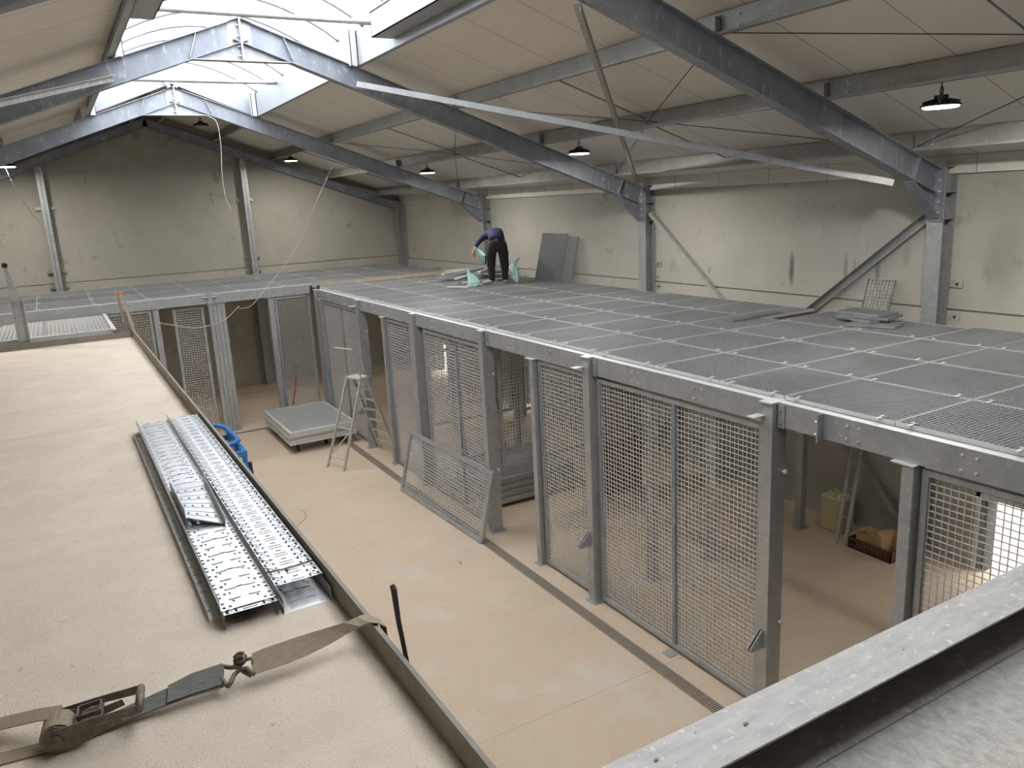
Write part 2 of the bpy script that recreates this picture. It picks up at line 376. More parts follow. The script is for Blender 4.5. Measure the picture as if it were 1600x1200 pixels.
for lab, yc in frames:
    t = thing('portal_frame', lab, 'steel frame', (RX, yc, 0), 'portal frames carrying the roof')
    nn = V((SL, 0, 1)).normalized()
    for sx in (1, -1):
        xe = RX+sx*(8.95-RX)
        d = V((sx*SL, 0, 1)).normalized()
        r = ibeam(MB(), (RX, yc, RZ), (xe, yc, rz(xe)), .28, (0, .15, 0), -d).build('rafter', M_raft, t)
        c = MB(); xi, xo = RX+sx*(8.95-RX), RX+sx*(WX-.004-RX)
        c.box((xi, yc-.1, 0), (xi+sx*.014, yc+.1, 4.82)); c.box((xo, yc-.1, 0), (xo-sx*.014, yc+.1, 4.82)); c.box((xi+sx*.014, yc-.004, 0), (xo-sx*.014, yc+.004, 4.81))
        c.box((xi, yc-.1, 4.81), (xo, yc+.1, 4.82))
        for z in (4.22, 4.52): c.box((xi, yc-.095, z), (xo, yc+.095, z+.012))
        c.build('column', M_galv, t)
        # knee haunch and end plate
        k = MB(); xk = RX+sx*(8.42-RX); xp = xi-sx*.02
        k.box((xi-sx*.022, yc-.085, 4.20), (xi-sx*.001, yc+.085, 4.86))
        za, zb = rz(xk)-.30, 4.22
        k.bar((xk, yc, za), (xp, yc, zb), (0, .14, 0), V((0, 0, 1))*.012)
        k.prism([(xk, yc-.004, za), (xp, yc-.004, zb), (xp, yc-.004, rz(xp)-.29)], (0, .008, 0))
        k.bar((xk, yc-.035, za+.01), (xk+sx*.1, yc-.035, rz(xk+sx*.1)-.015), (.012, 0, 0), (0, .06, 0))
        k.build('knee_haunch', M_raft, t)
        for z in (4.30, 4.42, 4.54, 4.66):
            b = MB()
            bolt(b, (xi-sx*.02, yc-.055, z), (-sx, 0, 0), .014, .03)
            b.build('bolt', M_band, t)
    a = MB()
    a.box((RX-.012, yc-.08, 6.585), (RX+.012, yc+.08, 7.10))
    a.prism([(RX-.62, yc-.004, 6.585), (RX+.62, yc-.004, 6.585), (RX, yc-.004, 6.80)], (0, .008, 0))
    a.prism([(RX-.14, yc-.006, 6.74), (RX+.14, yc-.006, 6.74), (RX+.14, yc-.006, rz(RX+.14)-.004), (RX, yc-.006, RZ-.004), (RX-.14, yc-.006, rz(RX-.14)-.004)], (0, .012, 0))
    a.bar((RX-.14, yc, rz(RX+.14)-.006), (RX, yc, RZ-.006), (0, .15, 0), (0, 0, .012)); a.bar((RX+.14, yc, rz(RX+.14)-.006), (RX, yc, RZ-.006), (0, .15, 0), (0, 0, .012))
    a.box((RX-.64, yc-.07, 6.573), (RX+.64, yc+.07, 6.585))
    for sx in (1, -1):
        a.bar((RX+sx*.64, yc-.035, 6.60), (RX+sx*.54, yc-.035, rz(RX+.54)-.015), (.010, 0, 0), (0, .06, 0))
    a.build('apex_haunch', M_galv, t)
    for z in (6.64, 6.75, 6.87, 7.0):
        b = MB(); bolt(b, (RX-.013, yc-.05, z), (-1, 0, 0), .012, .03); b.build('bolt', M_band, t)
# rooflight posts on the frames
for yc in (10.97, 16.93):
    for sx in (1, -1):
        x = RX+sx*1.5
        where = {(10.97, 1): 'right end of the middle rafter pair', (10.97, -1): 'left side of the middle rafter pair', (16.93, 1): 'right side of the farther rafter pair', (16.93, -1): 'left side of the farther rafter pair'}[(yc, sx)]
        mb = MB(); z0 = rz(x)+.004; xx = x-sx*.06
        mb.box((xx-.05, yc-.16, z0), (xx+.05, yc-.15, 7.0)); mb.box((xx-.05, yc-.16, z0), (xx-.04, yc-.06, 7.0)); mb.box((xx+.04, yc-.16, z0), (xx+.05, yc-.06, 7.0))
        o = mb.build('rooflight_post', M_band, None, (xx, yc, z0)); tag(o, 'short steel post holding the rooflight edge above the '+where, 'post', 'rooflight posts')
for sg in (-1, 1):
    o = MB().tube([(RX+sg*.05, 16.98, 7.09), (RX+sg*.16, 17.08, 7.32)], .035, 8).build('ridge_prop', M_band, None, (RX+sg*.05, 16.98, 7.09)); tag(o, 'short round prop on the %s of the farther apex' % ('left' if sg < 0 else 'right'), 'prop', 'ridge props')
# gable rafters and gable columns
t = thing('gable_frame', 'steel rafter pair against the far gable wall', 'steel frame', (RX, 22.1, 0))
for sx in (1, -1):
    d = V((sx*SL, 0, 1)).normalized(); xe = RX+sx*(8.95-RX)
    ibeam(MB(), (RX, 22.18, RZ), (xe, 22.18, rz(xe)), .2, (0, .14, 0), -d).build('rafter', M_raft, t)
    c = MB(); xi, xo = RX+sx*(8.93-RX), RX+sx*(WX-.01-RX)
    c.box((xi, 22.08, 0), (xi+sx*.012, 22.28, 4.82)); c.box((xo, 22.08, 0), (xo-sx*.012, 22.28, 4.82)); c.box((xi, 22.175, 0), (xo, 22.183, 4.82))
    c.build('column', M_galv, t)
for x, lab in ((.05, 'steel gable column left of the ridge, against the far wall'), (4.71, 'steel gable column right of the ridge, against the far wall')):
    t = thing('gable_column', lab, 'column', (x, 22.2, 0), 'gable columns')
    mb = MB(); zt = rz(x)-.22
    mb.box((x-.075, 22.06, 0), (x+.075, 22.072, zt)); mb.box((x-.075, 22.26, 0), (x+.075, 22.272, zt)); mb.box((x-.004, 22.06, 0), (x+.004, 22.27, zt))
    mb.build('column_section', M_galv, t)
    for z in (1.6, 3.13, 3.5, 5.0):
        MB().box((x-.2, 22.28, z), (x+.2, 22.349, z+.07)).build('wall_bracket', M_galv, t)
# brackets holding wall panels at the right columns
for lab, yc in frames:
    for z in (3.03, 3.42):
        o = MB().box((WX-.02, yc-.26, z), (WX-.002, yc-.105, z+.09)); b = o.build('wall_bracket', M_dirty, None, (WX, yc-.18, z))
        tag(b, 'flat steel wall bracket %s beside the %s right-hand column' % ('low at deck level' if z < 3.2 else 'a little above the deck', {5.64: 'nearest', 10.97: 'middle', 16.93: 'farther'}[yc]), 'bracket')
        MB().tube([(WX-.02, yc-.2, z+.045), (WX-.04, yc-.2, z+.045)], .014, 6).build('bolt', M_dark, b)
# purlins
def purlin(x, y0, y1, lab, h=.2):
    t = thing('purlin', lab, 'purlin', (x, y0, rz(x)), 'roof purlins')
    z = rz(x)+.012; sx = 1 if x > RX else -1
    mb = MB(); mb.box((x-.004, y0, z), (x+.004, y1, z+h-.002)); mb.box((x-.07*sx, y0, z), (x, y1, z+.006)); mb.box((x, y0, z+h-.008), (x+.07*sx, y1, z+h-.002))
    mb.box((x-.07*sx-.003, y0, z), (x-.07*sx+.003, y1, z+.025))
    mb.build('purlin_section', M_purlin, t)
    for yc in (5.64, 10.97, 16.93, 22.18):
        if y0 < yc < y1:
            c = MB(); c.box((x-sx*.014, yc-.05, z-.008), (x-sx*.004, yc+.05, z+h-.02)); c.box((x-sx*.08, yc-.05, z-.008), (x-sx*.004, yc-.042, z+h-.04))
            c.build('cleat', M_purlin, t)
            bolts_at(t, [(x-sx*.004, yc-.27, z+dz) for dz in (.05, .14)], (-sx, 0, 0), .011, .014)
    return t
purlin(5.5, NY+.1, GY-.02, 'upper roof purlin on the right slope, the highest full-length one')
purlin(6.97, NY+.1, GY-.02, 'middle roof purlin on the right slope carrying the lamps')
purlin(8.4, NY+.1, GY-.02, 'lowest roof purlin on the right slope, just above the eaves')
purlin(-.5, NY+.1, GY-.02, 'upper roof purlin on the left slope')
purlin(-1.97, NY+.1, GY-.02, 'second roof purlin on the left slope')
purlin(4.12, 17.2, GY-.02, 'short purlin beyond the rooflight on the right slope')
purlin(.88, 17.2, GY-.02, 'short purlin beyond the rooflight on the left slope')
purlin(2.85, 17.2, GY-.02, 'short ridge purlin right of the apex beyond the rooflight')
purlin(2.15, 17.2, GY-.02, 'short ridge purlin left of the apex beyond the rooflight')
# rods between purlins
bays = {3.55: 'nearest bay', 8.42: 'bay between the near and middle frames', 14.05: 'bay between the middle and farther frames', 19.6: 'last bay before the gable'}
for y, bn in bays.items():
    for x0, x1, s in ((5.53, 6.95, 'upper'), (7.0, 8.38, 'lower')):
        o = MB().tube([(x0, y, rz(x0)+.09), (x1, y, rz(x1)+.13)], .010, 6).build('sag_rod', M_raft, None, ((x0+x1)/2, y, rz(x0)))
        tag(o, 'dark rod between purlins, %s one in the %s' % (s, bn), 'rod', 'purlin rods')
for (y0, y1), bn in (((5.7, 10.9), 'near bay'), ((11.05, 16.85), 'middle bay'), ((.1, 5.55), 'foremost bay')):
    for a, b, s in ((y0, y1, 'falling backwards'), (y1, y0, 'falling forwards')):
        o = MB().tube([(5.55, a, rz(5.55)+.05), (6.9, (a+b)/2, rz(6.9)+.07), (8.38, b, rz(8.38)+.05)], .005, 5).build('tension_wire', M_dark, None, (6.9, (a+b)/2, rz(6.9)))
        tag(o, 'thin dark tension wire below the purlins in the %s, %s' % (bn, s), 'wire', 'roof wires')
# braces under the roof
def brace(p, q, lab, name='roof_brace', wd=.07, m=None):
    p, q = V(p), V(q); d = (q-p).normalized(); s = d.cross(V((0, 0, 1))).normalized()
    mb = MB(); u = s.cross(d).normalized()
    mb.bar(p, q, s*wd, u*.007); mb.bar(p+s*(wd/2-.0035)-u*wd/2, q+s*(wd/2-.0035)-u*wd/2, s*.007, u*wd)
    o = mb.build(name, m or M_dirty, None, tuple(p)); tag(o, lab, 'brace', 'steel braces'); return o
brace((3.98, 10.86, 6.36), (8.30, 5.74, 4.695), 'long light angle brace from the middle rafter to the near knee', m=M_galv)
brace((4.02, 5.72, 6.23), (8.80, 10.86, 4.80), 'long grey angle brace from the near rafter down to the middle column head')
brace((.98, 10.86, 6.36), (-3.2, 5.72, 4.66), 'light angle brace under the left roof slope')
brace((8.97+.1, 10.86, 4.36), (8.97+.1, 9.05, 2.92), 'slim angle brace on the right wall falling from the middle column into the deck', 'wall_brace', .06)
brace((8.97+.1, 5.74, 4.36), (8.97+.1, 7.62, 2.9), 'wide angle brace on the right wall falling left from the nearest column', 'wall_brace', .09, M_galv)
brace((8.97+.1, 7.9, 2.75), (8.97+.1, 5.74, .2), 'angle brace on the right wall below the deck behind the crate', 'wall_brace', .07, M_galv)
brace((8.97+.1, 8.8, 2.75), (8.97+.1, 10.86, .2), 'angle brace on the right wall below the deck near the middle column', 'wall_brace', .07, M_galv)

# ------------------------------------------------------------------ lamps
LAMP_W = 42
def lamp(x, y, ztop, zl, lab, on=True):
    t = thing('high_bay_lamp', lab, 'lamp', (x, y, zl), 'round high bay lamps')
    MB().tube([(x, y, zl+.03), (x, y, zl+.045), (x, y, zl+.06)], [.165, .16, .10], 28).build('housing', M_black, t)
    d = MB()
    for k in range(12):
        a = 2*math.pi*k/12; d.bar((x+.05*math.cos(a), y+.05*math.sin(a), zl+.085), (x+.15*math.cos(a), y+.15*math.sin(a), zl+.06), (0, 0, .03), (.006*math.sin(a), -.006*math.cos(a), 0))
    d.build('cooling_fins', M_black, t)
    MB().tube([(x, y, zl+.05), (x, y, zl+.125)], .058, 16).build('driver', M_black, t)
    MB().tube([(x, y, zl+.018), (x, y, zl+.032)], [.14, .15], 28).build('lens', M_lens if on else M_lensoff, t)
    pts = [(x+.018*math.cos(a), y, zl+.16+.035*math.sin(a)) for a in [2*math.pi*i/12 for i in range(13)]]
    MB().tube(pts, .007, 6).build('hook', M_black, t)
    MB().tube([(x, y, zl+.19), (x+.01, y+.01, (zl+.19+ztop)/2), (x, y, ztop)], .006, 6).build('cord', M_black, t)
    if on:
        l = bpy.data.lights.new('lamp_light', 'AREA'); l.shape = 'DISK'; l.size = .26; l.energy = LAMP_W; l.color = (1, .96, .9)
        lo = bpy.data.objects.new('lamp_light', l); COL.objects.link(lo); lo.parent = t; lo.location = (0, 0, .01)
xb = 6.95
lamp(xb, 4.4, 5.51, 5.27, 'lit high bay lamp at the upper right, nearest of the lamps')
lamp(xb, 9.93, 5.51, 5.27, 'lit high bay lamp hanging just right of the middle rafter')
lamp(xb, 15.37, 5.51, 5.28, 'lit high bay lamp hanging left of the middle rafter')
lamp(5.48, 20.2, 6.03, 5.86, 'lit high bay lamp in front of the gable wall right of the apex')
lamp(-.5, 20.2, 6.03, 5.86, 'lit high bay lamp cut off by the left edge of the picture')
lamp(-1.95, 15.4, 5.51, 5.27, 'added fill lamp on the left roof slope outside the picture')  # invented lamp out of view, added as fill light
lamp(3.2, 18.6, 6.85, 6.52, 'unlit dark high bay lamp below the farther apex', False)

# ------------------------------------------------------------------ gratings
def grating_mesh(W, L, pitch=.033, h=.03, bars='x', name='bars'):
    """origin at corner; spans 0..W in x, 0..L in y, top at z=0"""
    a = MB(); b = MB(); t = .0055
    n = max(2, round(L/pitch)); 
    for i in range(1, n):
        y = L*i/n; a.box((.004, y-t/2, -h if bars == 'x' else -.012), (W-.004, y+t/2, 0))
    n = max(2, round(W/pitch))
    for i in range(1, n):
        x = W*i/n; a.box((x-t/2, .004, -.012 if bars == 'x' else -h), (x+t/2, L-.004, -.0005))
    for (p, q) in (((0, 0), (W, .006)), ((0, L-.006), (W, L)), ((0, .006), (.006, L-.006)), ((W-.006, .006), (W, L-.006))):
        b.box((p[0], p[1], -h), (q[0], q[1], .002))
    return a, b
_gc = {}
def grating(W, L, loc, lab, group, pitch=.033, bars='x', rot=None, cat='grating', h=.03, clips=True, gm=None):
    key = (round(W, 3), round(L, 3), pitch, bars, h, clips)
    if key in _gc: o = copy_tree(_gc[key], loc, 0, lab)
    else:
        a, b = grating_mesh(W, L, pitch, h, bars)
        o = thing('floor_grating', lab, cat, loc); o['_o'] = (0, 0, 0)
        A = a.build('bar_grid', gm or M_grate); A.parent = o
        B = b.build('banding', M_band if clips else M_grate); B.parent = o
        if clips:
            for y in (.12, L-.12):
                c = MB(); c.box((-.035, y-.014, .002), (.06, y+.014, .008)); c.box((.018, y-.012, .008), (.042, y+.012, .016))
                C = c.build('clip', M_band); C.parent = B
        _gc[key] = o
    o['group'] = group
    if rot is not None: o.rotation_euler = rot
    return o
ycuts = [1.45, 2.40, 3.38, 4.38, 5.12, 6.03, 6.98, 7.78, 8.64, 9.50, 10.36, 11.20, 12.05, 12.9, 13.75, 14.6, 15.45, 16.3, 17.15, 17.76]
xcols = [5.055, 6.02, 7.02, 8.03, 9.06]
rown = ['front edge row', 'second row from the edge', 'third row from the edge', 'back row by the wall']
for c in range(4):
    for r in range(len(ycuts)-1):
        x0, x1, y0, y1 = xcols[c]+.004, xcols[c+1]-.004, ycuts[r]+.004, ycuts[r+1]-.004
        if c == 3: x1 = 8.94 if any(abs((y0+y1)/2-f) < .62 for f in (5.64, 10.97, 16.93)) else 9.06
        if c == 3 and r == 5: y1 = 7.07
        if c == 3 and r == 6: y0 = 7.37
        grating(x1-x0, y1-y0, (x0, y0, DZ), 'deck grating, %s, %s away from the camera' % (rown[c], ORD[r]), 'gratings of the long deck along the right wall')
# loose strip lying beside the slot
grating(.9, .16, (7.52, 7.39, DZ+.035), 'narrow loose grating strip lying beside the dark slot in the deck', 'loose gratings', clips=False)
# gable deck
GZ = 3.06
xg = [-3.42, -2.42, -1.42, -.42, .58, 1.57, 2.56, 3.4, 4.4, 5.4, 6.4, 7.4, 8.4]
yg = [17.84, 19.3, 20.75, 22.02]
for i in range(len(xg)-1):
    for j in range(3):
        if xg[i+1] < -1.5: continue
        grating(xg[i+1]-xg[i]-.008, yg[j+1]-yg[j]-.008, (xg[i]+.004, yg[j]+.004, GZ), 'far gable deck grating, %s from the left in the %s row' % (ORD[i-1], ['front', 'middle', 'back'][j]), 'gratings of the deck along the gable wall', pitch=.05 if i < 4 else .033)
# left low deck behind the slab: wider bars
for i, x in enumerate((-2.3, -1.3, -.3)):
    grating(.99, 2.55, (x, 14.72, 2.9), 'open-bar grating behind the slab, %s from the post' % ['third', 'second', 'right-hand one'][i] if i < 2 else 'open-bar grating behind the slab nearest the hall opening', 'open gratings behind the slab', pitch=.06, clips=False, h=.025, gm=M_band)
def beam(p, q, z0, z1, lab, group='deck edge beams', side=1, name='edge_beam', bolts=(), m=None, flange=.06, tfl=.06):
    """C channel, web on the open side; p,q xy ends"""
    t = thing(name, lab, 'beam', (p[0], p[1], z0), group)
    p3, q3 = V((p[0], p[1], 0)), V((q[0], q[1], 0)); d = (q3-p3).normalized(); s = V((d.y, -d.x, 0))*side
    h = z1-z0; zc = (z0+z1)/2; mb = MB()
    mb.bar(p3+V((0, 0, zc)), q3+V((0, 0, zc)), s*.007, (0, 0, h))
    MB().bar(p3+s*tfl/2+V((0, 0, z1-.005)), q3+s*tfl/2+V((0, 0, z1-.005)), s*tfl, (0, 0, .010)).build('top_flange', M_band, t)
    mb.bar(p3+s*flange/2+V((0, 0, z0+.005)), q3+s*flange/2+V((0, 0, z0+.005)), s*flange, (0, 0, .010))
    ch_ = mb.build('channel', m or M_galv, t)
    for (u, ks) in bolts:
        bolts_at(ch_, [p3+d*(u+du)+V((0, 0, z0+dz))-s*.003 for du in ks for dz in (.05, h-.05)], -s, .010, .014)
    return t
# ------------------------------------------------------------------ cage front along x = 4.93
FX = 4.93
posts = [(1.93, 'front cage post hidden low at the right picture edge'), (4.42, 'near front cage post left of the open bay with the crate'), (7.01, 'front cage post between the big double panel and the single panel'),
         (9.51, 'front cage post behind the right end of the leaning panel'), (11.9, 'front cage post with a second channel beside it'), (14.58, 'front cage post right of the stepladder'), (17.34, 'corner cage post where the long deck meets the gable deck')]
prev = None
for i, (y, lab) in enumerate(posts):
    t = thing('cage_post', lab, 'post', (FX, y, 0), 'cage posts')
    mb = MB(); zt = DZ-.042
    mb.box((FX-.03, y-.06, 0.012), (FX+.14, y+.06, zt))
    mb.build('post_tube', M_galv, t)
    MB().box((FX-.06, y-.09, 0), (FX+.19, y+.09, .012)).build('base_plate', M_galv, t)
    MB().box((FX-.045, y-.06, zt), (FX+.14, y+.075, zt+.012)).build('cap_plate', M_band, t)
    k = MB(); k.box((FX+.02, y-.135, 2.76), (FX+.03, y-.061, 2.95)); k.box((FX+.02, y-.068, 2.76), (FX+.1, y-.061, 2.95)); bolt(k, (FX+.02, y-.1, 2.8), (-1, 0, 0), .01, .014); bolt(k, (FX+.02, y-.1, 2.91), (-1, 0, 0), .01, .014)
    k.build('cleat', M_galv, t)
    if i in (1, 2, 5): 
        MB().box((FX-.16, y+.02, 2.845), (FX-.03, y+.10, 2.853)).build('tab_plate', M_band, t)
    for z in ((.95, 2.35) if i in (1, 3, 5) else ()):
        b = MB(); bolt(b, (FX+.115, y-.06, z), (0, -1, 0), .016, .035); bolt(b, (FX+.115, y-.075, z), (0, -1, 0), .026, .008); b.build('hinge_pin', M_band, t)
    # beam towards the previous post
for i in range(len(posts)-1):
    y0, y1 = posts[i][0]+.062, posts[i+1][0]-.062
    L = y1-y0
    beam((FX+.035, y0), (FX+.035, y1), 2.765, 2.968, ['channel beam of the deck edge at the right picture edge with a bolted splice plate', 'channel beam above the big double mesh panel', 'channel beam above the single mesh panel and open bay', 'channel beam above the farther double mesh panel', 'channel beam above the doorway by the stepladder', 'channel beam above the last double mesh panel before the corner'][i],
         bolts=[(L*.33, (-.05, .05)), (L*.7, (-.05, .05))], tfl=.088)
t = thing('splice_plate', 'vertical bolted splice plate on the edge beam right of the near post', 'plate', (FX, 3.92, 2.72))
MB().box((FX-.03, 3.915, 2.74), (FX+.031, 3.927, 2.965)).build('plate', M_galv, t)
bolts_at(t, [(FX-.01, 3.927, z) for z in (2.8, 2.9)], (0, 1, 0), .009, .03)

def mesh_panel(name, lab, o, u, W, H, pitch=.05, mull=(), group='wire mesh cage panels', fw=.045, fd=.045, r=.003, cat='mesh panel', m=None, up=(0, 0, 1), vp=None, fmat=None):
    """o origin corner, u horizontal unit vector, up unit vector"""
    o, u, up = V(o), V(u).normalized(), V(up).normalized(); nrm = u.cross(up)
    t = thing(name, lab, cat, tuple(o), group); vp = vp or pitch
    f = MB(); A, B, C, D = o, o+u*W, o+u*W+up*H, o+up*H
    f.bar(A+up*fw/2, B+up*fw/2, up*fw, nrm*fd); f.bar(D-up*fw/2, C-up*fw/2, up*fw, nrm*fd)
    f.bar(A+u*fw/2+up*fw, D+u*fw/2-up*fw, u*fw, nrm*fd); f.bar(B-u*fw/2+up*fw, C-u*fw/2-up*fw, u*fw, nrm*fd)
    f.build('frame', fmat or M_galv, t)
    g = MB(); n = round(W/pitch)
    for i in range(1, n):
        p = o+u*(W*i/n)+nrm*.004*(1 if i % 2 else -1)*.5; g.bar(p+up*.03, p+up*(H-.03), u*2*r, nrm*2*r, caps=False)
    n = round(H/vp)
    for i in range(1, n):
        p = o+up*(H*i/n); g.bar(p+u*.03, p+u*(W-.03), up*2*r*1.15, nrm*2*r*1.15, caps=False)
    g.build('wire_mesh', m or M_wire, t)
    for x in mull:
        MB().bar(o+u*x+up*fw, o+u*x+up*(H-fw), u*.04, nrm*.05).build('mullion', M_raft, t)
    return t
PX = FX+.075
uy = (0, 1, 0)
mesh_panel('mesh_panel', 'mesh panel cut by the right picture edge beside the open bay', (PX, 2.0, .05), uy, 1.1, 2.69)
mesh_panel('mesh_panel', 'large nearest mesh panel with a centre mullion', (PX, 4.53, .05), uy, 2.38, 2.68, mull=(1.13,))
mesh_panel('mesh_panel', 'single narrow mesh panel left of the big double one', (PX, 7.11, .05), uy, 1.03, 2.70)
mesh_panel('mesh_panel', 'double mesh panel with mullion behind the leaning panel', (PX, 9.66, .05), uy, 1.98, 2.68, mull=(.82,))
mesh_panel('mesh_panel', 'single mesh panel between the stepladder bay and the double panel', (PX, 12.16, .05), uy, 1.08, 2.69)
mesh_panel('mesh_panel', 'double mesh panel left of the stepladder bay, next to the corner', (PX, 14.74, .05), uy, 2.3, 2.69, mull=(1.1,))
for y, lab in ((3.17, 'slim jamb post at the right of the open bay with the crate'), (8.21, 'slim jamb post at the left edge of the narrow mesh panel'), (13.32, 'slim jamb post right of the stepladder bay'), (17.13, 'slim jamb post beside the corner cage post')):
    t = thing('jamb_post', lab, 'post', (FX, y, 0), 'slim jamb posts')
    mb = MB(); mb.box((FX-.01, y-.045, .01), (FX+.11, y+.045, 2.755)); mb.build('post_tube', M_galv, t)
    MB().box((FX-.04, y-.05, 0), (FX+.13, y+.08, .01)).build('base_plate', M_galv, t)
    MB().box((FX-.02, y-.05, 2.755), (FX+.11, y+.13, 2.763)).build('cap_plate', M_band, t)
o = MB().box((FX-.0, 12.02, .01), (FX+.12, 12.12, 2.755)).box((FX-.0, 11.98, 0), (FX+.13, 12.13, .01)).build('channel_post', M_galv, None, (FX, 12.05, 0)); tag(o, 'second channel post standing against the doubled cage post', 'post')
# floor foot plates at mullions, door catches
o = MB().box((FX-.06, 5.6, 0), (FX+.05, 5.72, .01)).build('foot_plate', M_galv, None, (FX, 5.66, 0)); tag(o, 'flat steel foot plate under the mullion of the nearest mesh panel', 'plate')
def catch(y, z, lab, sgn=1):
    t = thing('door_catch', lab, 'catch', (FX, y, z), 'door catches')
    for dz in (0, .045):
        MB().prism([(FX-.03, y, z+dz), (FX-.03, y+.0, z+dz+.0), (FX-.03, y+.02, z+dz+.17), (FX-.2, y+.06, z+dz+.05), (FX-.2, y+.05, z+dz+.02)], (0, .005, 0)).build('catch_plate', M_galv, t)
def catch(y, z, lab):
    t = thing('door_catch', lab, 'catch', (FX-.03, y, z), 'door catches')
    for dy in (0, .03):
        MB().prism([(FX-.03, y+dy, z), (FX-.03, y+dy, z+.17), (FX-.055, y+dy, z+.17), (FX-.185, y+dy, z+.035), (FX-.185, y+dy, z)], (0, .006, 0)).build('catch_plate', M_galv, t)
catch(4.40, .72, 'pointed steel door catch low on the near front post')
catch(7.0, .72, 'pointed steel door catch on the post right of the narrow mesh panel')
catch(14.56, .72, 'pointed steel door catch on the post right of the stepladder')

# ------------------------------------------------------------------ far row, front face y = 17.8
FY = 17.8
def rowpost(x0, x1, lab, name='cage_post', z1=2.83, seams=0, group='cage posts'):
    t = thing(name, lab, 'post', ((x0+x1)/2, FY, 0), group)
    n = max(1, seams)
    for k in range(n):
        a = x0+(x1-x0)*k/n; b = x0+(x1-x0)*(k+1)/n
        MB().box((a+.003, FY-.02, .01), (b-.003, FY+.12, z1)).build('post_tube', M_galv, t)
    MB().box((x0-.03, FY-.05, 0), (x1+.03, FY+.15, .01)).build('base_plate', M_galv, t)
    MB().box((x0-.03, FY-.04, z1), (x1+.03, FY+.13, z1+.01)).build('cap_plate', M_galv, t)
    return t
t = rowpost(2.72, 3.06, 'broad group of four channel posts in the far row', seams=4)
for x in (2.83, 2.98):
    k = MB(); k.tube([(x-.015, FY-.022, .95), (x-.015, FY-.06, .96), (x-.015, FY-.06, 1.12), (x-.015, FY-.022, 1.13)], .007, 6); k.build('handle', M_band, t.children[0] if x < 2.9 else t.children[-3])
rowpost(1.62, 1.74, 'far row post left of the dark doorway')
rowpost(3.98, 4.10, 'far row post right of the open doorway')
mesh_panel('mesh_panel', 'mesh panel at the left of the far row behind the slab edge', (.6, FY+.05, .05), (1, 0, 0), 1.0, 2.78)
mesh_panel('mesh_panel', 'mesh panel of the far row next to the corner post', (4.12, FY+.05, .05), (1, 0, 0), .80, 2.78)
mesh_panel('sliding_mesh_door', 'mesh sliding door standing half open in the far row', (2.02, FY+.16, .05), (1, 0, 0), .62, 2.74, cat='mesh door', fw=.06)
rail = beam((-2.5, FY+.0), (2.72, FY+.0), 2.85, 3.05, 'left channel beam of the far deck edge', side=-1)
rail = beam((2.82, FY+.0), (FX+.0, FY+.0), 2.85, 3.05, 'right channel beam of the far deck edge', side=-1)
t = thing('beam_joint', 'square bolted joint where the far deck beams meet', 'joint', (2.77, FY, 2.85))
k = MB(); k.box((2.72, FY-.03, 2.84), (2.82, FY+.03, 3.10)); k.build('joint_block', M_galv, t)
k = MB(); k.box((2.62, FY-.06, 2.985), (2.72, FY-.004, 2.995)); k.box((2.82, FY-.06, 2.985), (2.92, FY-.004, 2.995)); k.build('tab_plate', M_band, t)
# step strip between long deck and gable deck
o = MB().box((5.0, 17.775, 2.97), (8.95, 17.80, 3.065)).build('step_edge', M_step, None, (7, 17.75, 2.93)); tag(o, 'cream edge strip at the step up to the gable deck', 'edge strip')
o = MB().tube([(FX+.08, 17.36, 2.95), (FX+.08, 17.36, 3.05)], .03, 8).build('corner_stub', M_dark, None, (FX+.08, 17.36, 2.95)); tag(o, 'small dark stub on top of the corner cage post', 'stub')
# joists below the decks
for i, y in enumerate((4.42, 7.01, 9.51, 11.9, 14.58, 17.0)):
    o = ibeam(MB(), (FX+.15, y, 2.962), (8.93, y, 2.962), .16, (0, .08, 0), (0, 0, -1)).build('deck_joist', M_galv, None, (FX+.15, y, 2.8))
    tag(o, 'steel joist under the long deck, %s from the camera' % ORD[i], 'joist', 'deck joists')
for j, x in enumerate((6.02, 7.02, 8.03)):
    o = MB().box((x-.03, 1.5, 2.905), (x+.03, 17.1, 2.968)).build('deck_bearer', M_galv, None, (x, 1.5, 2.9)); 
    tag(o, 'lengthwise bearer under the %s joint line of the long deck' % ['front', 'middle', 'back'][j], 'bearer', 'deck bearers')
for j, y in enumerate((19.3, 20.75, 22.0)):
    o = MB().box((-4, y-.03, 2.97), (8.9, y+.03, 3.028)).build('deck_bearer', M_galv, None, (2, y, 2.97)); tag(o, 'cross bearer under the %s line of the gable deck' % ['front', 'middle', 'back'][j], 'bearer', 'deck bearers')
# interior posts and partitions
def inner_post(x, y, lab, z1=2.9):
    t = thing('inner_post', lab, 'post', (x, y, 0), 'posts under the long deck')
    MB().box((x-.05, y-.05, .01), (x+.05, y+.05, z1)).build('post_tube', M_galv, t)
    MB().box((x-.1, y-.08, 0), (x+.1, y+.08, .01)).build('base_plate', M_galv, t)
pn = {7.03: 'behind the big mesh panel', 9.51: 'behind the narrow mesh panel', 11.9: 'behind the farther double panel', 14.58: 'behind the stepladder bay'}
for y in (7.03, 9.51, 11.9, 14.58):
    for k, x in enumerate((5.85, 6.8, 7.74, 8.5)):
        if y == 7.03 or k in (1, 3): inner_post(x, y, 'inner post %s, %s from the front' % (pn[y], ORD[k]), 2.78)
mesh_panel('mesh_panel', 'raised mesh partition seen through the narrow panel', (5.15, 9.51, .95), (1, 0, 0), 1.58, 1.80, group='inner mesh partitions')
mesh_panel('mesh_panel', 'raised mesh partition deeper inside on the same line as the narrow panel', (6.87, 9.51, .95), (1, 0, 0), 1.56, 1.80, group='inner mesh partitions')
mesh_panel('mesh_panel', 'mesh partition seen through the doorway beside the leaning panel', (5.15, 11.95, 1.0), (1, 0, 0), 1.58, 1.3, group='inner mesh partitions')
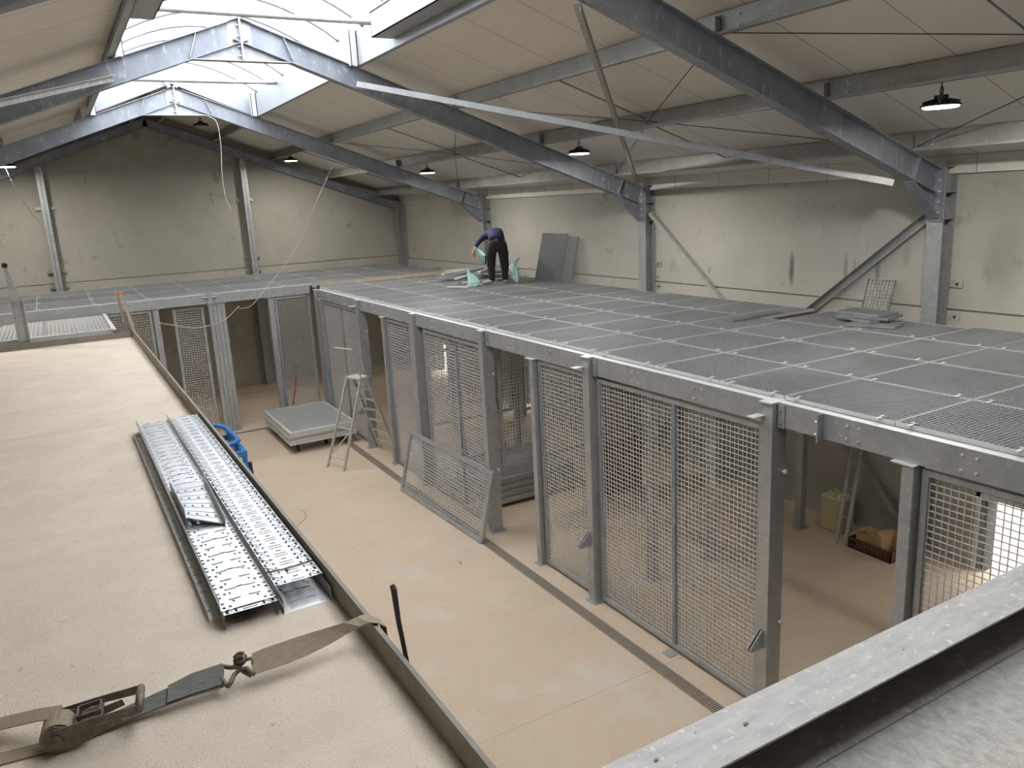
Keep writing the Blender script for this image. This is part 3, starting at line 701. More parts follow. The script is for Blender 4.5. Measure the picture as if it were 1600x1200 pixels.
mesh_panel('mesh_panel', 'inner mesh partition behind the doubled post, deeper part', (6.87, 11.95, .95), (1, 0, 0), 1.56, 1.8, group='inner mesh partitions')
mesh_panel('mesh_panel', 'inner mesh partition beyond the doubled post near the wall', (6.87, 14.62, .95), (1, 0, 0), 1.56, 1.8, group='inner mesh partitions')
mesh_panel('mesh_panel', 'dark framed mesh leaning inside next to the stacked frames', (6.0, 12.4, .02), (.9, -.25, 0), .75, 1.15, group=None, up=(.05, .35, 1), fmat=M_dark, fw=.03)
for k in range(5):
    x = 6.95+k*.17
    o = MB().box((x, 9.62, 0), (x+.155, 9.64, 2.3)).build('board', M_plank, None, (x, 9.63, 0)); tag(o, 'upright brown board behind the inner mesh, %s from the left' % ORD[k], 'board', 'brown boards under the deck')
# stacked framed gratings inside
for k in range(4):
    z = .06+k*.095
    mesh_panel('framed_grating', 'framed mesh panel in the flat stack under the deck, %s from the floor' % ORD[k], (5.35+.03*(k % 2), 10.2+.03*k, z+.045), (1, 0, 0), 1.55, 1.4, group='flat stack of framed panels under the deck', up=(0, 1, 0), fw=.05, fd=.085, cat='framed panel')
for yy, w_ in ((10.3, 'near'), (11.4, 'far')):
    o = MB().box((5.4, yy, 0), (6.9, yy+.1, .06)).build('timber_bearer', M_plank, None, (6, yy, 0)); tag(o, '%s timber bearer under the flat stack of framed panels' % w_, 'timber')

# ------------------------------------------------------------------ drains
t = thing('floor_drain', 'long slotted drain channel in the floor in front of the cages', 'drain', (4.67, 2, 0))
mb = MB(); mb.box((4.60, 1.8, 0), (4.612, 17.0, .004)); mb.box((4.738, 1.8, 0), (4.75, 17.0, .004)); mb.build('edge_rail', M_drain, t)
MB().box((4.612, 1.8, 0), (4.738, 17.0, .001)).build('channel_bed', M_drainbed, t)
mb = MB(); y = 1.8
while y < 17.0: mb.box((4.612, y, .001), (4.738, y+.014, .0045)); y += .026
g = mb.build('drain_slats', M_drain, t)
t = thing('floor_drain', 'slotted drain channel in the floor before the far row', 'drain', (3, 17.5, 0))
MB().box((1.0, 17.44, 0), (4.55, 17.56, .001)).build('channel_bed', M_drainbed, t)
mb = MB(); x = 1.0
while x < 4.55: mb.box((x, 17.44, .001), (x+.03, 17.56, .0045)); x += .06
mb.build('drain_slats', M_drain, t)
o = MB().box((1.0, 5.537, 0), (9.1, 5.543, .0008)).build('trim_4', M_joint); o['kind'] = 'structure'; o['label'] = 'thin saw-cut joint across the floor'

# ------------------------------------------------------------------ leaning panel in front of the cages
p0 = V((4.60, 9.22, .005)); p1 = V((4.50, 11.92, .005)); t1 = V((4.885, 9.38, 1.0))
u = (p1-p0).normalized(); up = (V((4.855, 9.30, .99))-p0); up = (up-u*up.dot(u)).normalized()
lp = mesh_panel('mesh_panel', 'framed mesh panel leaning sideways against the cage posts', tuple(p0), tuple(u), 2.72, 1.03, up=tuple(up), fw=.06, fd=.05, group=None)

# ------------------------------------------------------------------ stack of framed panels on a dolly
def frame_u(a):
    return V((math.cos(a), math.sin(a), 0))
t = thing('dolly', 'low wheeled dolly under the stacked framed panels', 'dolly', (4.1, 16.2, 0))
for (x, y) in ((3.66, 15.3), (4.28, 15.45), (3.6, 16.8), (4.6, 17.0)):
    k = MB(); k.tube([(x-.02, y, .045), (x+.02, y, .045)], .045, 14); k.box((x-.03, y-.03, .05), (x+.03, y+.03, .14)); k.build('castor', M_dark, t)
MB().box((3.6, 15.3, .12), (3.68, 17.1, .19)).box((4.55, 15.3, .12), (4.63, 17.1, .19)).box((3.6, 15.4, .13), (4.6, 15.5, .18)).box((3.6, 16.9, .13), (4.6, 17.0, .18)).build('dolly_frame', M_plank, t)
zz = .19
for k in range(5):
    hgt = .05
    mesh_panel('framed_grating', ['bottom', 'second lowest', 'middle', 'second highest', 'topmost'][k]+' framed panel of the stack on the dolly', (3.48+.015*(k % 2)+.01*(k == 4), 15.12+.02*(k % 3), zz+hgt/2), (1, 0, 0), 1.36, 2.18, pitch=.04, group='framed panels stacked on the dolly', up=(0, 1, 0), fw=.05, fd=.048, cat='framed panel', fmat=M_band)
    zz += .052

# ------------------------------------------------------------------ cable trays on the slab
SZ = 2.80
def perforated(xcuts, y0, y1, pitch, z, holes, flip=1):
    """flat sheet in xy with true openings. holes(ix, k) -> list of (fraction0, fraction1) to leave open in cell"""
    mb = MB(); n = int((y1-y0)/pitch)
    for k in range(n):
        ya = y0+k*pitch
        for i in range(len(xcuts)-1):
            xa, xb = xcuts[i], xcuts[i+1]; last = ya
            for (f0, f1) in holes(i, k):
                mb.add([(xa, last, z), (xb, last, z), (xb, ya+f0*pitch, z), (xa, ya+f0*pitch, z)], [(0, 1, 2, 3)]); last = ya+f1*pitch
            mb.add([(xa, last, z), (xb, last, z), (xb, ya+pitch, z), (xa, ya+pitch, z)], [(0, 1, 2, 3)])
    return mb
def flange(mb, x, y0, y1, z0, z1, pitch=.025):
    """upright perforated flange with square openings in one row"""
    n = int((y1-y0)/pitch); zc = (z0+z1)/2
    for (a, b) in ((z0, zc-.006), (zc+.006, z1)): mb.add([(x, y0, a), (x, y0+n*pitch, a), (x, y0+n*pitch, b), (x, y0, b)], [(0, 1, 2, 3)])
    for k in range(n):
        y = y0+k*pitch; mb.add([(x, y, zc-.006), (x, y+pitch*.5, zc-.006), (x, y+pitch*.5, zc+.006), (x, y, zc+.006)], [(0, 1, 2, 3)])
FR = [0, .045, .10, .16, .215, .26, .30, .35, .44, .56, .65, .70, .74, .785, .84, .90, .955, 1.0]
def inner_holes(i, k):   # tray base seen from inside
    rb = [(.90, .96)]
    if i in (1, 15): return [(.12, .30), (.52, .70)]
    if i in (3, 13): return [(.34, .56)] if k % 2 else [(.12, .34)]
    if i in (5, 11): return [(.34, .56)] if k % 3 else [(.55, .75)]
    if i in (4, 6, 7, 9, 10, 12): return rb
    if i == 8: return [(.86, 1.0)] if k % 2 else []
    return []
def ribs(mb, x0, x1, y0, y1, pitch, z, m=.003):
    n = int((y1-y0)/pitch); w = x1-x0
    for k in range(n):
        y = y0+(k+.86)*pitch
        for (a, b) in ((.215, .42), (.58, .785)): mb.box((x0+w*a, y-.003, z), (x0+w*b, y, z+m))
def tray_cuts(x0, x1): return [x0+(x1-x0)*f for f in FR]
def upright_tray(y0, y1, x0, x1, z, lab, hgt=.06, group=None):
    t = thing('cable_tray', lab, 'cable tray', ((x0+x1)/2, y0, z), group)
    base = perforated(tray_cuts(x0, x1), y0, y1, .115, z+.001, inner_holes)
    ribs(base, x0, x1, y0, y1, .115, z+.001); base.build('base', M_tray, t)
    for xx in (x0, x1):
        f = MB(); flange(f, xx, y0, y1, z+.001, z+hgt); f.build('side_flange', M_tray, t)
    return t
def back_holes(i, k):    # inverted tray: slots in pairs and diamonds
    if i in (1, 15): return [(.08, .36), (.58, .86)]
    if i in (2, 14): return [(.40, .54)]
    if i in (4, 12): return [(.06, .30), (.56, .80)]
    if i == 8: return [(.42, .56)]
    if i in (6, 7, 9, 10): return [(.92, .955)]
    return []
def inverted_tray(y0, y1, x0, x1, z, lab, hgt=.06, group=None):
    t = thing('cable_tray', lab, 'cable tray', ((x0+x1)/2, y0, z), group)
    pt_ = .12
    b = perforated(tray_cuts(x0, x1), y0, y1, pt_, z+hgt, back_holes)
    n = int((y1-y0)/pt_); wd = x1-x0; zt = z+hgt
    for k in range(n):
        y = y0+k*pt_
        for f0, f1, ya, yb in ((.36, .64, .90, .90), (.36, .64, .16, .16)): b.box((x0+wd*f0, y+ya*pt_-.003, zt), (x0+wd*f1, y+ya*pt_, zt+.003))
        for s in (-1, 1):
            xc = x0+wd*(.075 if s < 0 else .925); yc = y+.47*pt_
            rr_ = [(xc-s*-.012, yc-.056), (xc+s*-.0, yc-.056), (xc-s*.034, yc-.01), (xc-s*.034, yc+.01), (xc, yc+.056), (xc+s*.012, yc+.056)]
            for a, c in zip(rr_, rr_[1:]): b.bar((a[0], a[1], zt+.001), (c[0], c[1], zt+.001), (.003, .001, 0), (0, 0, .004))
            xs = x0+wd*(.235 if s < 0 else .765)
            for y_ in (.18, .68):
                for dx in (-.012, .012): b.box((xs+dx-.001, y+(y_-.16)*pt_, zt), (xs+dx+.001, y+(y_+.16)*pt_, zt+.003))
    b.build('base', M_tray, t)
    for x in (x0, x1):
        f = MB(); flange(f, x, y0, y1, z+.001, z+hgt); f.build('side_flange', M_tray, t)
    return t
# left stack: inverted at the bottom, upright on top; right stack the same two, closed box
inverted_tray(3.60, 7.74, .432, .680, SZ, 'lower upside-down cable tray of the left-hand stack on the slab', .078, 'cable trays on the slab')
upright_tray(3.64, 7.70, .425, .686, SZ+.082, 'upright cable tray on top of the left-hand stack with its flanges up', .055, 'cable trays on the slab')
upright_tray(3.60, 7.80, .705, .940, SZ, 'lower upright cable tray of the right-hand stack, open at the near end', .072, 'cable trays on the slab')
inverted_tray(3.74, 7.76, .698, .946, SZ+.012, 'upside-down cable tray closing the right-hand stack beside the slab edge', .074, 'cable trays on the slab')
upright_tray(3.75, 7.60, .380, .428, SZ, 'narrow low cable tray along the left side of the stacks', .045, 'cable trays on the slab')
# short piece lying skewed in the left tray
t = thing('cable_tray', 'short offcut of cable tray lying tilted inside the left-hand tray', 'cable tray', (.57, 5.2, SZ+.09), 'cable trays on the slab')
A, B, C_, D = V((.450, 4.86, SZ+.135)), V((.650, 4.72, SZ+.09)), V((.672, 5.62, SZ+.092)), V((.452, 5.62, SZ+.092))
mb = MB()
nr = 9
def q4(u_, v_): return A*(1-u_)*(1-v_)+B*u_*(1-v_)+C_*u_*v_+D*(1-u_)*v_
us = [0, .12, .18, .34, .40, .60, .66, .82, .88, 1]
for j in range(nr*3):
    v0, v1 = j/(nr*3), (j+1)/(nr*3)
    for i in range(9):
        if i in (1, 3, 5, 7) and j % 3 == 1 and (i+j//3) % 2 == 0: continue
        mb.add([q4(us[i], v0), q4(us[i+1], v0), q4(us[i+1], v1), q4(us[i], v1)], [(0, 1, 2, 3)])
for j in range(nr): 
    p, q = q4(.06, (j+.1)/nr), q4(.94, (j+.1)/nr); mb.bar(p, q, (0, .004, 0), (0, 0, .005))
mb.build('base', M_tray, t)
for P_, Q_ in ((A, D), (B, C_)):
    mb = MB(); mb.bar(P_+V((0, 0, .03)), Q_+V((0, 0, .03)), (.0015, 0, 0), (0, 0, .06)); mb.build('side_flange', M_tray, t)
o = MB().tube([(.697, 3.92, SZ+.089), (.80, 3.90, SZ+.0905), (.948, 3.92, SZ+.089)], .0035, 6).tube([(.795, 3.905, SZ+.092), (.80, 3.86, SZ+.096)], .004, 6).build('tie_wire', M_rust, None, (.82, 3.9, SZ+.086)); tag(o, 'thin wire tied across the near end of the right tray stack', 'wire')
# wedge of pebbles / specks on the slab
# ------------------------------------------------------------------ foreground beam on the slab edge at right
t = thing('edge_channel_beam', 'wide galvanised channel beam along the slab edge in the lower right foreground', 'beam', (1.0, 1.7, 2.8))
MB().box((.99, 1.50, 2.992), (9.0, 1.70, 3.0)).build('top_flange', M_dirty, t)
MB().box((.99, 1.69, 2.808), (9.0, 1.70, 2.992)).build('web', M_raft, t)  # darker steel than the flanges, standing in for the shade beneath the top one
MB().box((.99, 1.50, 2.8), (9.0, 1.69, 2.808)).build('bottom_flange', M_dirty, t)
for i, (x, y, s) in enumerate(((1.71, 1.60, .006), (1.36, 1.63, .005), (2.5, 1.58, .002), (1.55, 1.66, .002))):
    o = MB().prism([(x-s*1.4, y-s, 3.0), (x+s*1.5, y-s*.6, 3.0), (x+s*1.2, y+s, 3.0), (x-s, y+s*.8, 3.0)], (0, 0, s*.8)).build('debris_chip', M_rust, None, (x, y, 3.0)); tag(o, 'tiny rusty chip on the foreground beam, %s' % ['the darkest one', 'a reddish flake near the left end', 'a speck far right', 'a speck in the middle'][i], 'chip')

# ------------------------------------------------------------------ ratchet strap
def px(x, y, z):
    """point on the horizontal plane z seen at photo pixel x,y (used to lay out the strap on the slab)"""
    d = Rr*((x-800)/FPX)+Ur*((600-y)/FPX)+F; k = (z-4.7)/d.z; return V((0, 0, 4.7))+d*k
st = thing('ratchet_strap', 'dirty ratchet strap with buckle lying across the slab and over its edge', 'ratchet strap', tuple(px(200, 1120, 2.8)))
c0, c1, c2_, c3, c4 = px(-60, 1168, 2.86), px(95, 1140, 2.86), px(225, 1108, 2.83), px(345, 1062, 2.82), px(380, 1042, 2.84)
wv = V((0, .046, .012))
MB().ribbon([px(-60, 1140, 2.84), px(0, 1131, 2.85), px(60, 1117, 2.90), px(95, 1112, 2.92)], V((.012, .085, .0)), .004).build('loose_webbing', M_web, st)
MB().ribbon([px(-60, 1200, 2.804), px(0, 1186, 2.804), px(70, 1168, 2.805), px(120, 1150, 2.806)], V((.01, .075, .0)), .004).build('loose_webbing', M_web, st)
MB().ribbon([px(120, 1150, 2.812), px(205, 1112, 2.83), px(262, 1088, 2.85), px(300, 1073, 2.86), px(350, 1058, 2.86)], [V((.015, .08, .0)), V((.015, .085, .01)), V((.018, .085, .02)), V((.02, .085, .03)), V((.022, .085, .035))], .006).build('fixed_webbing', M_webd, st)
MB().ribbon([px(262, 1085, 2.862), px(300, 1068, 2.872), px(348, 1053, 2.872)], [V((.018, .086, .02)), V((.02, .09, .035)), V((.022, .09, .04))], .006).build('sewn_end', M_webd, st)
axc = px(92, 1142, 2.862); hd_ = px(218, 1095, 2.90)
d = (hd_-axc); d.z = 0; Lh = d.length; d.normalize(); s_ = V((-d.y, d.x, 0)); q = Lh/.215
def rl(a, b, c): return axc+d*a*q+s_*b*1.55+V((0, 0, c*1.6))
for sg in (-1, 1):
    b = MB()
    prof = [(-.035, -.02), (-.03, .022), (0, .034), (.05, .02), (.12, .012), (.165, .018), (.17, .002), (.10, -.012), (.04, -.03), (0, -.034)]
    b.prism([rl(a, sg*.036, c) for a, c in prof], s_*.004*sg)
    b.build('side_plate', M_rust, st)
    b = MB(); prof = [(.0, .03), (.10, .036), (.21, .040), (.228, .030), (.222, .018), (.10, .018), (.02, .008)]
    b.prism([rl(a, sg*.043, c) for a, c in prof], s_*.004*sg); b.build('handle_arm', M_rust, st)
MB().tube([rl(.218, -.046, .032), rl(.218, .046, .032)], .016, 12).build('handle_bar', M_rust, st, smooth=True)
MB().tube([rl(0, -.032, .0), rl(0, .032, .0)], [.058, .058], 28).build('webbing_roll', M_web, st)
for rr2 in (.030, .044): MB().tube([rl(0, -.0335, 0)+V((rr2*math.cos(a)*d.x, rr2*math.cos(a)*d.y, rr2*math.sin(a))) for a in [2*math.pi*k/20 for k in range(21)]], .0022, 4).build('roll_turn', M_rust, st)
MB().tube([rl(0, -.055, 0), rl(0, .055, 0)], .019, 12).build('axle', M_rust, st)
b = MB(); b.prism([rl(.06, -.03, .016), rl(.06, .03, .016), rl(.12, .03, .024), rl(.12, -.03, .024)], (0, 0, .004)); b.build('pawl', M_rust, st)
b = MB()
for e in (-.022, .022): b.bar(rl(.055, e, .032), rl(.115, e, .036), s_*.006, (0, 0, .018))
b.bar(rl(.055, -.022, .032), rl(.055, .022, .032), d*.006, (0, 0, .018)); b.bar(rl(.115, -.022, .036), rl(.115, .022, .036), d*.006, (0, 0, .018)); b.build('release_frame', M_rust, st)
def pth(l): return [px(x, y, z_) for (x, y, z_) in l]
hk = MB()
hk.tube(pth([(341, 1044, 2.86), (347, 1041, 2.87), (360, 1043, 2.875), (373, 1042, 2.88), (381, 1034, 2.89), (383, 1025, 2.91), (375, 1021, 2.915), (368, 1026, 2.91)]), .0095, 8)
hk.tube(pth([(355, 1073, 2.85), (361, 1066, 2.86), (366, 1054, 2.865), (375, 1046, 2.875), (386, 1044, 2.88), (393, 1051, 2.87), (398, 1053, 2.86)]), .0095, 8)
hk.tube(pth([(341, 1044, 2.86), (346, 1058, 2.865), (355, 1073, 2.85)]), .008, 8)
hk.build('hook', M_rust, st, smooth=True)
hk2 = MB()
for yy in (0, 5.5): hk2.tube(pth([(366, 1034-yy, 2.90), (372, 1027-yy, 2.915), (380, 1026-yy, 2.92), (383, 1031-yy, 2.91), (376, 1035-yy, 2.90), (367, 1036-yy, 2.89)]), .0085, 8)
hk2.tube(pth([(381, 1032, 2.90), (393, 1028, 2.90), (396, 1036, 2.885), (398, 1050, 2.86), (391, 1056, 2.855), (381, 1050, 2.865), (374, 1044, 2.875)]), .0085, 8)
hk2.build('hook', M_rust, st, smooth=True)
rb = pth([(394, 1038, 2.885), (412, 1031, 2.89), (445, 1020, 2.895), (480, 1007, 2.90), (512, 994, 2.91), (540, 982, 2.925), (560, 972, 2.940), (572, 967, 2.943), (586, 968, 2.94)])
rb += [V((1.008, rb[-1].y, 2.91)), V((1.012, rb[-1].y, 2.55)), V((1.015, rb[-1].y, 1.6))]
MB().ribbon(rb, [V((.02, .085, .045)), V((.02, .088, .05)), V((.012, .084, .055)), V((.006, .072, .055)), V((.003, .05, .05)), V((.0, .026, .042)), V((.0, .05, .02)), V((.0, .08, .0)), V((0, .08, .0)), V((0, .08, 0)), V((0, .08, 0)), V((0, .08, 0))], .004).build('long_webbing', M_web, st)
# black rod standing behind the slab edge
o = MB().tube([(1.30, 2.74, 0), (1.06, 2.76, 2.2), (1.005, 2.775, 2.86)], .009, 8).tube([(1.005, 2.775, 2.86), (.985, 2.78, 3.06), (.978, 2.78, 3.2), (.975, 2.79, 3.215)], [.009, .011, .013, .010], 8).build('steel_rod', M_dark, None, (1.3, 2.74, 0)); tag(o, 'black rod standing up beyond the slab edge in the foreground', 'rod')

# ------------------------------------------------------------------ ladders
t = thing('step_ladder', 'aluminium platform stepladder standing open in front of the cages', 'ladder', (4.5, 14.0, 0))
wv_ = V((.17, -.44, 0)); e = V((.93, .36, 0)); LS = V((-.03, -.07, 0))
fa, fb = V((3.88, 14.04, 0))+LS, V((4.05, 13.6, 0))+LS; ta, tb = V((4.46, 14.16, 1.6))+LS, V((4.60, 13.79, 1.6))+LS
ba, bb = V((5.10, 14.48, 0))+LS, V((5.28, 14.06, 0))+LS
def rail_(p, q, w=.028, d=.05, nm='rail'): MB().bar(p, q, wv_.normalized()*w, e*d).build(nm, M_alu, t)
rail_(fa, ta, nm='rear_leg'); rail_(fb, tb, nm='rear_leg'); rail_(ba, ta+e*.12, nm='tread_rail'); rail_(bb, tb+e*.12, nm='tread_rail')
b = MB(); b.prism([ta-e*.05, ta+e*.22, tb+e*.22, tb-e*.05], (0, 0, .03)); b.build('platform', M_alu, t)
for k in range(1, 7):
    f = k/7.0; p, q = ba.lerp(ta+e*.12, f), bb.lerp(tb+e*.12, f)
    MB().bar(p, q, e*.08, (0, 0, .02)).build('tread', M_alu, t)
for f in (.12, .45): 
    p, q = fa.lerp(ta, f), fb.lerp(tb, f); MB().bar(p, q, e*.02, (0, 0, .02)).build('cross_bar', M_alu, t)
MB().bar(fa.lerp(ta, .12), fb.lerp(tb, .45), e*.008, (0, 0, .03)).build('cross_bar', M_alu, t)
MB().bar(fb.lerp(tb, .4), fa.lerp(ta, .75), e*.008, (0, 0, .03)).build('cross_bar', M_alu, t)
ga, gb = ta-e*.18+V((0, 0, .60)), tb-e*.18+V((0, 0, .60))
for p, g in ((ta, ga), (tb, gb)): MB().tube([p+e*.02, g], .011, 6).build('guard_rail', M_alu, t)
MB().tube([ga-wv_*.12, ga, gb, gb+wv_*.12], .014, 6).build('guard_rail', M_alu, t)
for p, g in ((ta+e*.15, ga), (tb+e*.15, gb)): MB().tube([p, p.lerp(g, .55)+e*.08], .009, 6).build('guard_rail', M_alu, t)

t = thing('leaning_ladder', 'weathered ladder with orange tips leaning beyond the far corner of the slab', 'ladder', (1.5, 15.5, 0))
for k, (dx, dy) in enumerate(((0, 0), (.07, -.12))):
    p, q = V((1.40+dx, 14.95+dy, 0)), V((.80+dx, 13.98+dy+.42, 3.5-.02*k))
    q = V((.82+dx, 14.45+dy, 3.5)); MB().bar(p, q, (.05, .0, 0), (0, .09, 0)).build('rail', M_fibre, t)
    MB().bar(q, q+(q-p).normalized()*.05, (.054, 0, 0), (0, .094, 0)).build('end_tip', M_orange, t)
for f in [i/12 for i in range(1, 12)]:
    a_ = V((1.40, 14.95, 0)).lerp(V((.82, 14.45, 3.5)), f); MB().tube([a_, a_+V((.07, -.12, 0))], .012, 6).build('rung', M_fibre, t)

t = thing('inner_ladder', 'narrow grey ladder leaning on the wall inside the open bay', 'ladder', (8.46, 6.34, 0))
for (y0, y1) in ((6.40, 6.60), (6.27, 6.45)):
    p, q = V((8.47, y0, 0)), V((9.13, y1, 1.5)); q = p+(q-p)*1.35; q.x = min(q.x, 9.14)
    MB().bar(p, V((9.13, y1+.03, 1.75)), (.02, 0, .0), (0, .05, 0)).build('rail', M_dirty, t)
for f in (.2, .4, .6, .8):
    a_, b_ = V((8.47, 6.40, 0)).lerp(V((9.13, 6.63, 1.75)), f), V((8.47, 6.27, 0)).lerp(V((9.13, 6.48, 1.75)), f)
    MB().tube([a_, b_], .01, 6).build('rung', M_dirty, t)

# ------------------------------------------------------------------ can, crate, cartons
t = thing('jerry_can', 'yellowish translucent plastic can standing behind the narrow ladder', 'can', (8.88, 6.72, 0))
def rbox(mb, c, sx, sy, z0, z1, r=.04, n=5):
    pts = []
    for (qx, qy, a0) in ((1, 1, 0), (-1, 1, 90), (-1, -1, 180), (1, -1, 270)):
        for k in range(n+1):
            a = math.radians(a0+90*k/n); pts.append((c[0]+qx*(sx/2-r)+r*math.cos(a), c[1]+qy*(sy/2-r)+r*math.sin(a)))
    N_ = len(pts); vs = []; 
    for z, s in ((z0, .93), (z0+r*.6, 1), (z1-r*.7, 1), (z1, .86)):
        vs += [(c[0]+(x-c[0])*s, c[1]+(y-c[1])*s, z) for x, y in pts]
    fs = [tuple(range(N_-1, -1, -1)), tuple(3*N_+k for k in range(N_))]
    for l in range(3):
        for k in range(N_): fs.append((l*N_+k, l*N_+(k+1) % N_, (l+1)*N_+(k+1) % N_, (l+1)*N_+k))
    return mb.add(vs, fs)
rbox(MB(), (8.88, 6.72), .30, .36, 0, .50).build('can_body', M_can, t)
MB().tube([(8.80, 6.62, .50), (8.80, 6.62, .54)], .035, 12).build('screw_cap', M_white, t)
MB().tube([(8.84, 6.66, .49), (8.84, 6.68, .545), (8.93, 6.82, .545), (8.94, 6.85, .49)], .016, 8).build('carry_handle', M_can, t)
t = thing('plastic_crate', 'dark brown plastic crate holding cartons by the wall', 'crate', (8.72, 5.95, 0))
b = MB(); x0, x1, y0, y1 = 8.5, 8.92, 5.62, 6.24
b.box((x0, y0, 0), (x1, y1, .012)); b.box((x0, y0, 0), (x0+.012, y1, .05)); b.box((x0, y0, .115), (x0+.016, y1, .15)); b.box((x1-.012, y0, 0), (x1, y1, .15)); b.box((x0, y0, 0), (x1, y0+.012, .15)); b.box((x0, y1-.012, 0), (x1, y1, .15))
for k in range(13): b.box((x0, y0+k*.05, .05), (x0+.01, y0+k*.05+.02, .115))
b.build('crate_shell', M_crate, t)
def carton(c, sx, sy, z0, z1, a, lab):
    t = thing('cardboard_box', lab, 'box', (c[0], c[1], z0), 'cartons in the brown crate')
    b = MB(); ca, sa = math.cos(a), math.sin(a)
    P4 = [(c[0]+ca*u_-sa*v_, c[1]+sa*u_+ca*v_, z0) for u_, v_ in ((-sx/2, -sy/2), (sx/2, -sy/2), (sx/2, sy/2), (-sx/2, sy/2))]
    b.prism(P4, (0, 0, z1-z0)); b.build('carton_body', M_card, t)
    top = [V((p[0], p[1], z1+.001)) for p in P4]
    mid1, mid2 = (top[0]+top[3])/2, (top[1]+top[2])/2
    b = MB(); b.prism([top[0], top[1], mid2-(mid2-top[1])*.05+V((0, 0, .03)), mid1-(mid1-top[0])*.05+V((0, 0, .03))], (0, 0, .003)); b.build('flap', M_card, t)
    b = MB(); b.prism([top[3], top[2], mid2+(top[2]-mid2)*.05+V((0, 0, .02)), mid1+(top[3]-mid1)*.05+V((0, 0, .02))], (0, 0, .003)); b.build('flap', M_card, t)
carton((8.68, 6.10), .2, .2, .014, .23, .3, 'leftmost brown carton in the crate')
carton((8.70, 5.87), .26, .2, .014, .27, -.15, 'middle brown carton in the crate, the tallest')
carton((8.82, 5.72), .12, .14, .014, .30, .1, 'brown carton at the right end of the crate')

# ------------------------------------------------------------------ blue trolley below the slab edge
t = thing('blue_trolley', 'bright blue plastic trolley half hidden beyond the slab edge', 'trolley', (1.95, 13.1, 0))
b = MB()
def loop(z, x0, x1, y0, y1, r=.035):
    return [(x0, y0, z), (x0+.02, y1, z), ((x0+x1)/2, y1+.05, z+.01), (x1-.02, y1, z), (x1, y0, z), ((x0+x1)/2, y0-.03, z)]
b.tube([(1.60, 13.80, 1.12), (1.80, 13.98, 1.15), (2.02, 13.95, 1.16), (2.12, 13.70, 1.15), (2.14, 12.85, 1.13), (2.05, 12.75, 1.12), (1.75, 12.75, 1.12)], .04, 8).build('push_handle', M_blue, t, smooth=True)
MB().box((1.72, 12.55, .93), (2.20, 12.62, 1.02)).box((1.72, 12.62, .93), (1.79, 13.7, 1.02)).box((2.13, 12.62, .93), (2.20, 13.7, 1.02)).box((1.72, 13.7, .93), (2.20, 13.78, 1.02)).build('upper_rim', M_blue, t)
MB().box((1.79, 12.62, .60), (2.13, 13.7, .62)).build('tray_floor', M_plank, t)
MB().box((2.10, 13.0, .62), (2.16, 13.7, 1.12)).build('side_wall', M_blue, t)
for (x, y) in ((1.76, 12.59), (2.16, 12.59), (1.76, 13.73), (2.16, 13.73)):
    b = MB(); b.bar((x, y, .1), (x, y, .95), (.07, 0, 0), (0, .07, 0)); b.build('leg', M_blue, t)
    b = MB(); b.tube([(x-.02, y, .05), (x+.02, y, .05)], .05, 12); b.build('castor', M_dark, t)
MB().box((1.74, 12.56, .16), (2.18, 13.74, .24)).build('lower_shelf', M_blue, t)
o = MB().prism([(2.21, 12.45, .0), (2.21, 12.72, .0), (2.21, 12.66, .80), (2.21, 12.60, .80)], (.05, 0, 0)).build('dark_cloth', mat('dark_violet_cloth', (.045, .02, .10), .8), None, (2.24, 12.6, 0)); tag(o, 'dark violet cloth strip hanging at the blue trolley side', 'cloth')

# red handle tool
o = MB().tube([(4.45, 18.7, .0), (4.62, 18.62, .85)], .022, 8).build('red_bar', M_red, None, (4.45, 18.7, 0)); tag(o, 'slanting red bar behind the far row mesh', 'bar')
# ------------------------------------------------------------------ post at the left on the slab edge
t = thing('rail_post', 'grey steel post with open tube top standing at the slab corner on the left', 'post', (-.58, 14.42, 2.72))
b = MB(); b.box((-.66, 14.36, 2.72), (-.645, 14.50, 4.02)); b.box((-.50, 14.36, 2.72), (-.488, 14.50, 3.55)); b.box((-.66, 14.42, 2.72), (-.49, 14.43, 3.6)); b.prism([(-.66, 14.37, 3.55), (-.50, 14.37, 3.55), (-.62, 14.37, 4.05), (-.66, 14.37, 4.05)], (0, .06, 0)); b.build('post_section', M_galv, t)
MB().tube([(-.64, 14.36, 4.10), (-.64, 14.46, 4.08)], .045, 12, caps=False).build('tube_end', M_galv, t)
MB().tube([(-.64, 14.375, 4.10), (-.64, 14.377, 4.10)], .04, 12).build('tube_bore', M_black, t)  # black disc painted in for the shade inside the open tube
MB().bar((-.66, 14.41, 3.32), (-1.5, 14.41, 2.75), (0, .05, 0), (0, 0, .05)).build('stay', M_galv, t)
beam((-2.4, 14.62), (.72, 14.62), 2.80, 2.93, 'pale rail beam in front of the open-bar gratings behind the slab', side=-1, m=M_band)
beam((.74, 14.55), (.74, 17.3), 2.80, 2.92, 'pale edge beam at the right side of the open-bar gratings', side=-1, m=M_band)

